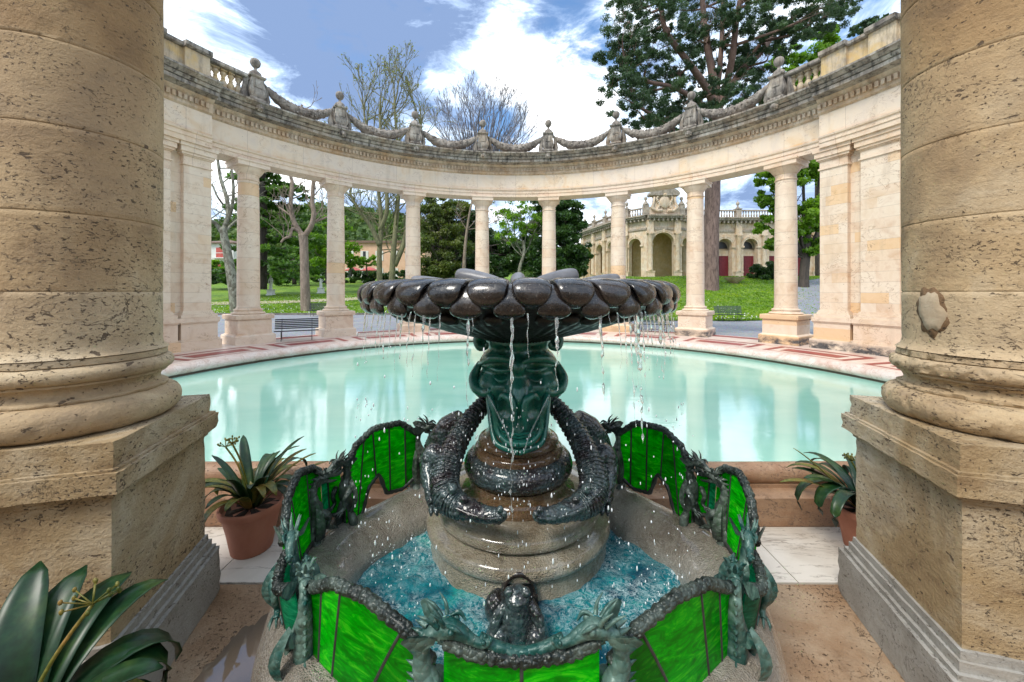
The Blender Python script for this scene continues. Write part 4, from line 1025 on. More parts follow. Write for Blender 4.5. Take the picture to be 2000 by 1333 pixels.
# crest on the pavilion
m = MB(); cx = (P2[0]+P3[0])/2 - BO.x; cy = P2[1] - BO.y - .05; z = CZ + .161
m.box((cx-1.95, cy-.2, z), (cx+1.95, cy+.5, z+.95)); 
m.loft([(1.45, .35, 0), (1.3, .33, .4), (1.15, .3, 1.6), (1.25, .32, 2.0)], Matrix.Translation((cx, cy+.1, z + .4)))
m.build('crest_block', MAT['arc'], bld)
m = MB()
rows = []
for k in range(15):
    a = pi - pi*k/14; rr = 1.75
    zz_ = z + 2.25 + .8*math.sin(a)
    rows.append([Vector((cx + rr*math.cos(a), cy-.5, zz_ + .15)), Vector((cx + rr*math.cos(a), cy+.6, zz_ + .15)), Vector((cx + rr*.93*math.cos(a), cy+.6, z + 2.25)), Vector((cx + rr*.93*math.cos(a), cy-.5, z + 2.25))])
m.grid(rows, True, False, True, True); m.lathe([(.3, z+3.1), (.12, z+3.3), (.16, z+3.45), (.05, z+3.6), (.02, z+4.0)], (cx, cy, 0), 8); m.build('crest_hood', MAT['arc_dk'], bld)
m = MB()                      # carved shield with scrolls
m.ball((cx, cy-.3, z+1.5), .62, 16, (1, .35, 1.2)); m.ball((cx, cy-.35, z+2.35), .3, 10, (1.2, .7, .8))
for sx in (-1, 1):
    for k in range(9):
        a = k/8*3.6; m.ball((cx + sx*(.75 + .16*math.cos(a*2)), cy-.3, z+.5 + .2*k), .17, 7)
    m.tube([(cx + sx*.3, cy-.4, z+.5), (cx + sx*1.0, cy-.4, z+.45), (cx+sx*1.5, cy-.35, z+.9), (cx+sx*1.25, cy-.3, z+1.5), (cx+sx*1.2, cy-.3, z+2.1)], [.2, .17, .2, .13, .15], 7)
m.build('crest', MAT['arc'], bld)
for sx in (-1, 1):
    m = MB(); m.box((cx+sx*2.1-.3, cy-.3, z), (cx+sx*2.1+.3, cy+.3, z+1.2)); m.lathe([(.36, z+1.201), (.36, z+1.3), (.15, z+1.6), (.08, z+1.75), (.2, z+1.9), (.17, z+2.1), (.03, z+2.2)], (cx+sx*2.1, cy, 0), 10); m.build('crest_post', MAT['arc_dk'], bld)
# stone planter bowl on the rise
p = W(1434, 556, 33.5); m = MB(); zt = tz(p.x, 33.5)
m.lathe([(.25, 0), (.3, .06), (.55, .2), (.8, .42), (.85, .5), (.75, .5), (.6, .42)], n=20)
o = m.build('planter_bowl', MAT['lichen_warm'], None, 40, 'low brown stone planter bowl at the top of the grassy rise', 'planter'); o.location = (p.x, 33.5, zt + .03)

# ------------------------------------------------------------------ benches, statues
def bench(loc, rz, s, slat, label):
    t = thing('bench', label, 'bench', loc, rz, 'slatted park benches'); t.scale = (s, s, s); Wd = .80
    m = MB()
    for k in range(5): m.box((-Wd, -.25 + .095*k, .40 - .012*k), (Wd, -.18 + .095*k, .425 - .012*k))
    m.build('seat', MAT[slat], t); m = MB()
    for k in range(6):
        y = .22 + .022*k; z = .46 + .072*k; m.box((-Wd, y, z), (Wd, y+.02, z+.05))
    m.build('backrest', MAT[slat], t)
    for x in (-.55, .55):
        m = MB(); m.tube(cmr([(x, -.25, .0), (x, -.20, .16), (x, -.25, .30), (x, -.22, .385), (x, .0, .37), (x, .18, .35)], 5), .014, 6)
        m.tube(cmr([(x, .30, .0), (x, .20, .16), (x, .20, .34), (x, .27, .6), (x, .36, .88)], 5), .014, 6); m.build('leg', MAT['iron'], t)
    m = MB(); m.tube([(-.55, .25, .12), (.55, .25, .12)], .008, 5); m.tube([(-.55, -.21, .14), (.55, -.21, .14)], .006, 5); m.build('stretcher', MAT['iron'], t)
p = W(580, 664, 11.35); bench((p.x, p.y, TZ), R(28), .72, 'slat', 'dark slatted bench on the terrace between the two leftmost columns')
p = W(1277, 655, 13.6); bench((p.x, p.y, TZ), R(-10), .72, 'slat_green', 'dark bench behind the falling water right of the bowl')
p = W(1426, 628, 19.0); bench((p.x, p.y, .03), R(-3), .85, 'slat_green', 'green wooden bench at the foot of the grassy rise')
p = W(626, 618, 23.0); bench((p.x, p.y, .0), R(8), .9, 'slat', 'distant bench at the lawn kerb behind the second column')
def statue(px, py, D, label, flip):
    p = W(px, py, D); t = thing('statue', label, 'statue', (p.x, D, tz(p.x, D) + .02))
    m = MB(); m.loft([(.32, .32, 0), (.32, .32, .1), (.26, .26, .14), (.26, .26, .5), (.31, .31, .56), (.31, .31, .62)]); m.build('plinth', MAT['statue'], t)
    m = MB(); s_ = -1 if flip else 1
    m.tube(cmr([(0, 0, .62), (0, 0, .75), (.02*s_, 0, 1.1), (.04*s_, 0, 1.35), (0, 0, 1.6), (-.01*s_, 0, 1.78), (0, 0, 1.83), (0, 0, 1.9)], 4), rcm([.2, .17, .17, .15, .17, .17, .06, .055], 4), 10, flat=.8, fn=lambda i, k, a: 1 + .08*math.sin(5*a + i*.3))
    m.ball((.01*s_, -.02, 1.97), .105, 10, (.85, .95, 1.15))
    m.tube([(.17*s_, 0, 1.70), (.25*s_, -.05, 1.45), (.12*s_, -.17, 1.40)], [.055, .045, .035], 7); m.tube([(-.17*s_, 0, 1.70), (-.24*s_, 0, 1.42), (-.16*s_, -.10, 1.2)], [.055, .045, .035], 7)
    m.build('figure', MAT['statue'], t)
statue(529, 575, 39, 'white statue on a plinth left of the pollarded tree', False)
statue(627, 571, 42, 'white statue on a plinth beside the second column from the left', True)

# ------------------------------------------------------------------ portico around the camera
def big_column(cx, cy, yaw, label, seed, sgn):
    t = thing('stone_column', label, 'column', (cx, cy, -.3), yaw)
    H = .415
    # pedestal: stacked moulded blocks
    dado = MB()
    def rows_box(m, hx, z0, z1, nz, nx=14):
        # box with gridded sides so the stone can be roughened
        rows = []
        for i in range(nz + 1):
            z = z0 + (z1 - z0)*i/nz; r = []
            for (ax, ay, bx, by) in ((-1, -1, 1, -1), (1, -1, 1, 1), (1, 1, -1, 1), (-1, 1, -1, -1)):
                for k in range(nx):
                    u = k/nx; r.append(Vector(((ax + (bx-ax)*u)*hx, (ay + (by-ay)*u)*hx, z)))
            rows.append(r)
        m.grid(rows, True, False, True, True)
    def chip(m, amp=.006, sc_=7):
        out = []
        for p in m.v:
            q = Vector(p) + Vector((seed, 0, 0)); n1 = mnoise.noise(q*sc_); n2 = mnoise.noise(q*sc_*3.1)
            e = max(abs(p[0]), abs(p[1])); edge_ = min(abs(p[0]), abs(p[1])) > e - .03   # near a vertical arris
            k = 1 - (amp*(n1*.5 + n2*.5) + (.012*max(0, n2 - .05) + .018*max(0, n1-.25) if edge_ else 0))/max(e, .1)
            out.append((p[0]*k, p[1]*k, p[2] + amp*.5*n2))
        m.v = out
    rows_box(dado, .355, .36, .97, 14, 18); chip(dado, .005); dado.build('dado', MAT['trav_grey'], t, 40)
    b = MB(); rows_box(b, .415, 0, .26, 6, 18); rows_box(b, .397, .2605, .285, 1, 12); rows_box(b, .38, .2855, .325, 1, 12); rows_box(b, .368, .3255, .362, 1, 12); chip(b, .005, 6); b.build('pedestal_foot', MAT['trav_base'], t, 40)
    c = MB(); rows_box(c, .368, .955, .972, 1, 16); rows_box(c, .382, .9725, .99, 1, 16); rows_box(c, .403, .9905, 1.073, 3, 24); rows_box(c, .392, 1.0735, 1.085, 1, 12); rows_box(c, .375, 1.0855, 1.19, 4, 24); chip(c, .006, 8); c.build('pedestal_cap', MAT['trav_grey'], t, 40)
    # attic base and shaft
    m = MB(); z0 = 1.191
    prof = []
    for k in range(13): a = -pi/2 + pi*k/12; prof.append((.318 + .062*math.cos(a), z0 + .068 + .068*math.sin(a)))
    prof += [(.322, z0+.14), (.322, z0+.150), (.312, z0+.155)]
    for k in range(9): a = pi/2*k/8; prof.append((.30 - .012*math.sin(a*2) + .008*(k/8), z0 + .157 + .05*k/8))
    prof += [(.318, z0+.21), (.318, z0+.220)]
    for k in range(9): a = -pi/2 + pi*k/8; prof.append((.312 + .036*math.cos(a), z0 + .256 + .036*math.sin(a)))
    prof += [(.322, z0+.296), (.322, z0+.322), (.31, z0+.326)]
    rr = .016 if sgn > 0 else .006
    def fn(r, z, a):
        p = Vector((r*math.cos(a), r*math.sin(a), z)) ; q = p + Vector((seed, 3, 0))
        n1 = mnoise.noise(q*6); n2 = mnoise.noise(q*19); n3 = mnoise.noise(q*45)
        return (r - rr*max(0, n1 + .1)*1.0 + rr*.4*n2 + rr*.22*n3 - (rr*.8 if n2 > .3 else 0), z + .002*n2)
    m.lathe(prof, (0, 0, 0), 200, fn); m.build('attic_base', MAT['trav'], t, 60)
    m = MB(); prof = [(.325, z0+.327), (.305, z0+.345), (.298, z0+.375)]
    z = z0 + .375; js = [1.80, 2.13, 2.49, 2.84, 3.20, 3.56, 3.95, 4.3, 4.7, 5.05]
    zs = set([round(z + .03*i, 3) for i in range(1, 135)])
    rad = lambda z_: .300 + .004*math.sin((z_-1.5)*.6)
    lst = sorted(list(zs)) 
    for q in lst: prof.append((rad(q), q))
    for j in js:
        prof += [(rad(j), j-.003), (rad(j)-.003, j-.001), (rad(j)-.003, j+.001), (rad(j), j+.003)]
    prof = sorted(prof, key=lambda q: q[1])
    def fn2(r, z, a):
        q = Vector((r*math.cos(a) + seed, r*math.sin(a), z)); n1 = mnoise.noise(q*3); n2 = mnoise.noise(q*14)
        return (r + .0018*n1 + .0012*n2 - (.004 if n2 > .42 else 0), z)
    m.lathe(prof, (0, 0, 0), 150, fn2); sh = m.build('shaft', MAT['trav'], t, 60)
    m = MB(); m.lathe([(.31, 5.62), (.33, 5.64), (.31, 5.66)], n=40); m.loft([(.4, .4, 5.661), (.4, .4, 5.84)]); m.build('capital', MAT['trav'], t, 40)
    return t, sh
big_column(-2.085, 1.80, R(14.8), 'thick tan travertine column on a block pedestal at the left edge, clivia at its foot', 3.0, -1)
tR, shR = big_column(2.235, 1.775, R(-15.4), 'thick tan travertine column at the right edge with a mortar patch low on its shaft', 11.0, 1)
# irregular mortar patch on the right column
m = MB(); ca = math.atan2(0 - 1.775, 0 - 2.235) - R(-15.4); pc = []
K = 26
for rr_, dz in ((1.0, -.003), (.93, .007), (.5, .0085), (.02, .009)):
    row = []
    for k in range(K):
        a = 2*pi*k/K; w = (1 + .5*mnoise.noise(Vector((math.cos(a)*1.6, math.sin(a)*1.6, 4.3))) + .25*mnoise.noise(Vector((math.cos(a)*5, math.sin(a)*5, 2))))*rr_
        aa = ca - R(37) + .20*w*math.cos(a)*.9; z = 1.70 + .10*w*math.sin(a)
        row.append(Vector(((.301+dz)*math.cos(aa), (.301+dz)*math.sin(aa), z)))
    pc.append(row)
brk = MB(); bp_ = []
for rr_, dz in ((1.0, -.002), (.97, .003), (.5, .004), (.02, .004)):
    bp_.append([Vector(((.301+dz)*math.cos(q_), (.301+dz)*math.sin(q_), z_)) for (q_, z_) in [(ca - R(36) + .215*rr_*(1 + .5*mnoise.noise(Vector((math.cos(2*pi*k/40)*1.5, math.sin(2*pi*k/40)*1.5, 9.7))) + .2*mnoise.noise(Vector((math.cos(2*pi*k/40)*4, math.sin(2*pi*k/40)*4, 3))))*math.cos(2*pi*k/40), 1.705 + .115*rr_*(1 + .35*mnoise.noise(Vector((math.cos(2*pi*k/40)*2, math.sin(2*pi*k/40)*2, 1.7))))*math.sin(2*pi*k/40)) for k in range(40)]])
brk.grid(bp_, True, True, False, True); brk.build('broken_surface', m_travertine('broken_travertine', [(.06,.03,.012), (.13,.07,.03), (.28,.17,.085), (.42,.30,.17)], 1.0, bs=1.0), shR, label='rough dark broken stone round the mortar patch')
m.grid(pc, True, True, False, True); m.build('mortar_patch', m_simple('pale_mortar', [(.36,.27,.17), (.47,.38,.27)], 12, .9, 60, .4), shR, label='irregular pale mortar patch')
wl = MB(); wl.box((-9, -3.6, -.4), (9, -3.2, 3.4)); wl.build('bounce_wall', MAT['stucco'], None, label='unseen warm stucco wall behind the camera, kept to bounce light onto the columns', cat='wall')  # unseen wall, kept to throw warm fill light onto the columns
en = MB(); en.box((-9, 1.45, 5.55), (9, 2.15, 6.2)); en.build('lintel', MAT['stucco'], None, label='plain stone lintel carried by the two thick foreground columns', cat='lintel')

# ------------------------------------------------------------------ plants
def strap(m, base, az, L, w, droop, lift=1.2, n=11, curl=0, fold=.25):
    p = Vector(base); el = lift; pts = []; H = Vector((math.cos(az), math.sin(az), 0))
    for i in range(n + 1):
        pts.append(p.copy()); d = H*math.cos(el) + Vector((0, 0, math.sin(el))); p = p + d*(L/n)
        el -= droop/n*(0.4 + 1.6*i/n); H = Vector((math.cos(az + curl*i/n), math.sin(az + curl*i/n), 0))
    rows = []
    for i, q in enumerate(pts):
        t = i/n; T = (pts[min(i+1, n)] - pts[max(i-1, 0)]).normalized(); S = T.cross(Vector((0, 0, 1)))
        if S.length < 1e-3: S = Vector((-H.y, H.x, 0))
        S.normalize(); Nn = S.cross(T)
        ww = w*(.5 + .5*min(1, t*3))*(1 - t**5)**.7*.5 + .002
        rows.append([q - S*ww + Nn*ww*fold, q - S*ww*.5 + Nn*ww*fold*.3, q - Nn*.0, q + S*ww*.5 + Nn*ww*fold*.3, q + S*ww + Nn*ww*fold])
    m.grid(rows, False, True)
def clivia(name, label, loc, pot_r, pot_h, leaves, seedhead, rz=0, yellow=(), big=1.0):
    t = thing(name, label, 'potted plant', loc)
    m = MB(); r, h = pot_r, pot_h
    m.lathe([(r*.62, 0), (r*.66, .01), (r*.80, h*.5), (r*.93, h*.82), (r*.95, h*.84), (r*1.0, h*.85), (r*1.03, h*.9), (r*1.05, h*.97), (r*1.02, h), (r*.96, h), (r*.93, h*.95), (r*.90, h*.88)], n=48)
    m.build('pot', MAT['terracotta'], t, 50)
    m = MB(); m.lathe([(r*.9, h*.86), (.6*r, h*.89), (.01, h*.9)], n=24, fn=lambda r_, z, a: (r_, z + .01*math.sin(a*7 + r_*60))); m.build('soil', MAT['soil'], t)
    for i, (az, L, w, dr, li, cu) in enumerate(leaves):
        m = MB(); strap(m, (.04*math.cos(az), .04*math.sin(az), h*.9), az, L, w, dr, li, 13, cu)
        o = m.build('leaf', MAT['strap_yellow' if i in yellow else 'strap'], t)
        sd = o.modifiers.new('thick', 'SOLIDIFY'); sd.thickness = .0025
    for (x, y, z, ln) in seedhead:
        m = MB(); top = Vector((x, y, z)); m.tube(cmr([(0, 0, h*.9), (x*.5, y*.5, (z + h)*.5 + .05), tuple(top)], 6), .006, 6)
        for k in range(13):
            a = 2*pi*k/13*1.6; e = rnd.uniform(.1, 1.2); q = top + Vector((math.cos(a)*math.cos(e), math.sin(a)*math.cos(e), math.sin(e)))*ln*rnd.uniform(.7, 1.1)
            m.tube([top, q], .0022, 4); m.ball(q, .006, 5, (1, 1, 1.5))
        m.build('flower_stalk', MAT['strap_yellow'], t)
    return t
lv = []
r2 = random.Random(3)
for k in range(30):
    az = 2*pi*k/30 + r2.uniform(-.15, .15); lv.append((az, r2.uniform(.36, .58), r2.uniform(.045, .07), r2.uniform(.7, 2.9), r2.uniform(.85, 1.45), r2.uniform(-.3, .3)))
lv += [(.15, .55, .05, .5, .75, .0), (.3, .5, .05, .7, 1.0, 0), (pi*.95, .45, .05, .6, 1.1, 0), (pi*1.02, .5, .055, 2.6, 1.1, 0), (-.2, .42, .055, 3.1, 1.25, 0)]
clivia('potted_clivia', 'strap-leaved plant with yellowing leaves in a round terracotta pot beside the left pedestal', (-1.85, 2.66, -.3), .19, .325, lv, [(-.20, .02, .70, .055), (-.10, -.05, .75, .05)], yellow=(2, 4, 7, 9, 11, 13, 16, 19, 21, 24, 26, 28, 30, 31, 33))
lv = []
for k in range(24):
    az = 2*pi*k/24 + r2.uniform(-.15, .15); lv.append((az, r2.uniform(.36, .55), r2.uniform(.055, .075), r2.uniform(1.2, 3.3), r2.uniform(.9, 1.45), r2.uniform(-.3, .3)))
lv += [(pi, .62, .05, .9, .7, 0), (pi*.97, .66, .07, 3.2, 1.1, 0), (pi*1.05, .58, .08, 3.4, 1.2, 0), (pi*.9, .55, .05, .3, .9, 0), (pi*1.15, .6, .07, 3.0, 1.1, 0), (pi*.85, .5, .06, 1.5, 1.2, 0), (pi*1.02, .52, .06, 1.2, 1.0, 0)]
clivia('potted_clivia', 'strap-leaved plant in a red pot half hidden behind the right pedestal', (2.44, 2.64, -.3), .18, .30, lv, [(-.10, .0, .62, .05)], yellow=(3, 9, 15, 20, 24, 27))
lv = [(pi*.5, .60, .13, 1.4, 1.35, .1), (pi*.62, .58, .13, .9, 1.35, -.2), (pi*.42, .62, .12, 1.6, 1.3, .1), (pi*.25, .6, .13, 3.0, 1.35, .1), (pi*.1, .55, .13, 3.0, 1.4, .1), (pi*.3, .60, .12, 2.6, 1.25, .2), (pi*.15, .52, .12, 2.7, 1.15, 0), (pi*.02, .62, .13, 2.3, 1.0, .1), (-.25, .60, .13, 2.2, 1.0, .1), (-.6, .6, .13, 2.0, .9, .1), (-1.0, .55, .13, 2.2, 1.0, 0),
      (pi*.8, .55, .12, 2.0, 1.2, 0), (pi*.95, .55, .12, 1.8, 1.1, 0), (pi*1.15, .55, .12, 1.8, 1.1, 0), (pi*.55, .42, .11, 2.6, 1.2, 0), (.35, .5, .11, 1.3, 1.2, 0), (-1.5, .5, .12, 2.2, 1.1, 0), (pi*.72, .58, .12, 1.5, 1.3, 0), (pi*.36, .40, .11, 1.6, 1.1, 0), (-.4, .42, .12, 2.6, 1.1, 0), (2.6, .62, .13, 1.0, 1.2, 0), (3.0, .6, .13, 1.4, 1.0, 0), (2.2, .62, .12, .8, 1.35, 0), (.1, .44, .11, 1.0, 1.3, 0), (pi*.48, .36, .10, 2.2, 1.1, 0)]
clivia('potted_clivia', 'broad dark-leaved plant with a spent flower head in the bottom left corner', (-1.48, 1.06, -.31), .17, .40, [(a_, l_*.98, w_*1.0, d_*1.1, e_, c_) for (a_, l_, w_, d_, e_, c_) in lv], [(.14, .14, .82, .08)], yellow=(4, 17))

# ------------------------------------------------------------------ the fountain
FX = .017; FD = 2.35
fountain = thing('fountain', 'bronze and stone fountain with petalled bowl, crocodiles and green stained glass dragon wings', 'fountain', (0, 0, 0))
FC = (FX, FD, 0)
# stepped pale drum, standing in the water
def wv(r, z, a): return (r*(1 + .004*mnoise.noise(Vector((math.cos(a)*4, math.sin(a)*4, z*9)))), z)
m = MB()
pf = [(.53, -.32), (.53, .085), (.528, .092)]
for k in range(11): a = -pi/2 + pi*k/10; pf.append((.520 + .035*math.cos(a), .135 + .043*math.sin(a)))
pf += [(.50, .182), (.485, .19)]
for k in range(9): a = -pi/2 + pi*k/8; pf.append((.462 + .04*math.cos(a), .235 + .04*math.sin(a)))
pf += [(.44, .278), (.36, .282)]
m.lathe(pf, FC, 120, wv); m.build('drum', MAT['wet_drum'], fountain, 60)
m = MB()
pf = [(.345, .28), (.345, .30), (.325, .31), (.30, .325), (.295, .36), (.30, .385)]
m.lathe(pf, FC, 96, wv)
pf = [(.27, .52), (.275, .545), (.262, .56), (.245, .565)]
for k in range(9): a = -pi/2 + pi*k/8; pf.append((.225 + .024*math.cos(a), .59 + .024*math.sin(a)))
pf += [(.205, .62), (.19, .65), (.168, .70), (.15, .76), (.14, .83), (.138, 1.05), (.15, 1.2)]
m.lathe(pf, FC, 96, wv); m.build('pedestal_stem', MAT['wet_brown'], fountain, 60)
m = MB(); pf = []
for k in range(17): a = -pi/2 + pi*k/16; pf.append((.268 + .062*math.cos(a), .452 + .07*math.sin(a)))
m.lathe(pf, FC, 150, lambda r, z, a: (r + .004*max(0, math.sin(a*60 + (int(z*90) % 2)*pi)), z)); m.build('scaled_ring', MAT['croc'], fountain)

# bowl
m = MB()
def fl_(r, z, a): return (r*(1 + .016*math.cos(64*a)), z + .006*math.cos(64*a))
MAT['bowl_dull'] = m_bronze('dull_dark_bronze', (.006,.005,.005), (.014,.016,.016), .4, .34, specks=(.2,.2,.2), wet=False)
m.lathe([(.15, 1.17), (.19, 1.205), (.24, 1.225), (.34, 1.25), (.46, 1.28), (.60, 1.325), (.72, 1.385), (.80, 1.445)], FC, 384, fl_, cap=False)
m.lathe([(.80, 1.446), (.84, 1.47), (.80, 1.50), (.6, 1.47), (.3, 1.43), (.01, 1.42)], FC, 64, cap=False)
bowl = m.build('bowl', MAT['bowl_dull'], fountain)
m = MB()
for k in range(40):
    a = 2*pi*k/40; ca, sa = math.cos(a), math.sin(a)
    P = [Vector((FX + r*ca, FD + r*sa, z)) for (r, z) in ((.66, 1.352), (.70, 1.368), (.735, 1.385), (.75, 1.395))]
    m.tube(P, [.02, .045, .045, .015], 8, flat=.55, up=(0, 0, 1))
m.build('under_leaves', MAT['bowl_dull'], bowl)
bmm = MB(); bmm.lathe([(.795, 1.500), (.4, 1.500), (.01, 1.500)], FC, 64, cap=False); bmm.build('bowl_water', MAT['jet'], bowl)
def petal(prof, ws, th):
    """a rolled petal: profile of (r, z) points, half widths and thicknesses"""
    m = MB(); P = cmr([(r, 0, z) for (r, z) in prof], 4); Wd = rcm(ws, 4); T = rcm(th, 4); rows = []
    for i, q in enumerate(P):
        t = (P[min(i+1, len(P)-1)] - P[max(i-1, 0)]).normalized(); nn = Vector((-t.z, 0, t.x)); row = []
        for k in range(16):
            a = 2*pi*k/16; cx_, sy_ = math.cos(a), math.sin(a)
            row.append(q + Vector((0, 1, 0))*(Wd[i]*(abs(cx_)**.8)*(1 if cx_ > 0 else -1)) + nn*(T[i]*sy_))
        rows.append(row)
    m.grid(rows, True, True, True, True); return m
pu = petal([(.56, 1.500), (.70, 1.538), (.82, 1.540), (.885, 1.524), (.908, 1.488), (.898, 1.452), (.868, 1.436)], [.045, .062, .074, .079, .072, .046, .010], [.010, .016, .018, .018, .017, .014, .006])
pl_ = petal([(.72, 1.50), (.82, 1.515), (.868, 1.500), (.892, 1.455), (.888, 1.415), (.862, 1.392)], [.02, .026, .036, .058, .066, .022], [.012, .016, .016, .016, .016, .006])
NP = 32
for (pm, nm, off_) in ((pu, 'petal', 0), (pl_, 'petal_fold', .5)):
    base = None
    for k in range(NP):
        a = -90 + 3.0 + (k + off_)*360/NP
        if base is None: base = pm.build(nm, MAT['bowl'], fountain); o = base
        else: o = base.copy(); COL.objects.link(o)
        o.parent = fountain; o.location = (FX, FD, 0); o.rotation_euler = (0, 0, R(a)); o.scale = (1, rnd.uniform(.93, 1.07), 1)
MAT['wgb'] = m_simple('worn_grey_bronze', [(.10,.10,.11), (.20,.20,.215)], 9, .35)
for (a, r0, r1, zc, zt_, rr) in ((158, .05, .44, 1.53, 1.612, .050), (22, .05, .42, 1.53, 1.612, .050), (90, .02, .20, 1.54, 1.585, .050), (172, .3, .70, 1.52, 1.568, .040), (8, .28, .66, 1.52, 1.575, .046), (-150, .05, .40, 1.50, 1.53, .04), (-30, .05, .4, 1.50, 1.53, .04)):
    m = MB(); ca, sa = math.cos(R(a)), math.sin(R(a))
    P = cmr([(FX + (r0 + (r1-r0)*t)*ca, FD + .0 + (r0 + (r1-r0)*t)*sa, zc + (zt_-zc)*(t**.8)) for t in (0, .3, .6, .85, .97, 1.0)], 3)
    m.tube(P, rcm([rr*.5, rr*.8, rr, rr*1.02, rr*.8, rr*.2], 3), 16, fn=lambda i, k, a_: 1 + .03*math.sin(3*a_)); m.build('inner_petal', MAT['wgb'], fountain)

# dragon-headed bronze support below the bowl
def mask():
    m = MB(); lev = [(1.25, .17, .15), (1.22, .20, .19), (1.19, .195, .20), (1.15, .185, .19), (1.11, .215, .22), (1.07, .235, .23), (1.03, .22, .20), (1.00, .235, .225), (.965, .25, .255), (.93, .235, .265), (.895, .19, .27), (.86, .175, .265), (.81, .155, .262), (.76, .145, .268), (.72, .142, .275), (.69, .135, .285), (.665, .115, .285), (.645, .08, .25), (.64, .02, .18)]
    Z = cmr([(a, b, c) for (a, b, c) in lev], 3); rows = []
    for q in Z:
        z, hw, ff = q; row = []
        for k in range(56):
            a = 2*pi*k/56; x = hw*math.cos(a); y = -ff*max(0, math.sin(a))**.8 if math.sin(a) > 0 else -.14*math.sin(a)
            f_ = max(0, math.sin(a)); n_ = mnoise.noise(Vector((abs(x)*16, y*14, z*13)))*.022 + mnoise.noise(Vector((abs(x)*38, y*24, z*24)))*.010
            sh_ = 1 + n_*2.2
            # sunken cheeks beside a central nose ridge
            if z < 1.18: y += f_*.055*math.exp(-((abs(x) - .085)/.035)**2)*(1 if z > .8 else .5)
            y -= f_*.035*math.exp(-(x/.045)**2)*(1 if .83 < z < 1.12 else .3)
            row.append(Vector((x*sh_, y*sh_, z)))
        rows.append(row)
    m.grid(rows, True, True, True, True)
    for s_ in (-1, 1):
        def T(P, r, n=8): m.tube(cmr([(s_*x, y, z) for (x, y, z) in P], 5), rcm(r, 5), n)
        T([(.13, -.10, 1.235), (.20, -.10, 1.25), (.245, -.08, 1.215), (.23, -.10, 1.17), (.19, -.12, 1.175), (.185, -.13, 1.20)], [.02, .024, .028, .024, .016, .008])   # ear scroll
        T([(.02, -.235, 1.10), (.08, -.235, 1.125), (.15, -.20, 1.12), (.205, -.13, 1.09), (.235, -.05, 1.06)], [.012, .022, .024, .02, .012])      # brow
        T([(.04, -.24, 1.065), (.10, -.225, 1.055), (.16, -.17, 1.06)], [.008, .014, .008])
        T([(.24, -.04, 1.05), (.27, -.06, .985), (.25, -.10, .93), (.20, -.15, .915), (.165, -.20, .93), (.17, -.20, .955)], [.02, .03, .034, .028, .02, .01], 10)     # cheek scroll
        T([(.24, -.08, .935), (.25, -.09, .90), (.235, -.09, .87)], [.02, .014, .003])
        T([(.11, -.245, .90), (.085, -.275, .93), (.05, -.30, .92), (.03, -.31, .88), (.03, -.315, .82), (.035, -.31, .76)], [.010, .018, .022, .020, .018, .010])
        T([(.165, -.20, .92), (.14, -.245, .86), (.125, -.255, .79), (.115, -.27, .73), (.06, -.305, .685), (.0, -.315, .68)], [.016, .02, .018, .016, .018, .018])      # upper lip edge
        T([(.18, -.08, .89), (.165, -.14, .80), (.15, -.20, .72), (.115, -.255, .655), (.0, -.30, .632)], [.016, .018, .016, .018, .02])
        T([(.065, -.23, 1.01), (.10, -.235, .998), (.13, -.21, 1.01)], [.006, .01, .006])
        for k in range(5): m.cone((s_*(.125 - .012*k), -.262 - .006*k, .80 - .022*k), (s_*(.118 - .012*k), -.275 - .006*k, .775 - .022*k), .008, 5)
    for k in range(5): m.tube([(-.09, -.285 + .004*k, .735 - .018*k), (0, -.315 + .002*k, .73 - .018*k), (.09, -.285 + .004*k, .735 - .018*k)], .006, 5)
    return m
mk = mask(); M0 = mk.build('dragon_mask', MAT['mask'], fountain, 70); M0.location = (FX, FD, 0)
c_ = M0.copy(); COL.objects.link(c_); c_.rotation_euler = (0, 0, pi); c_.parent = fountain

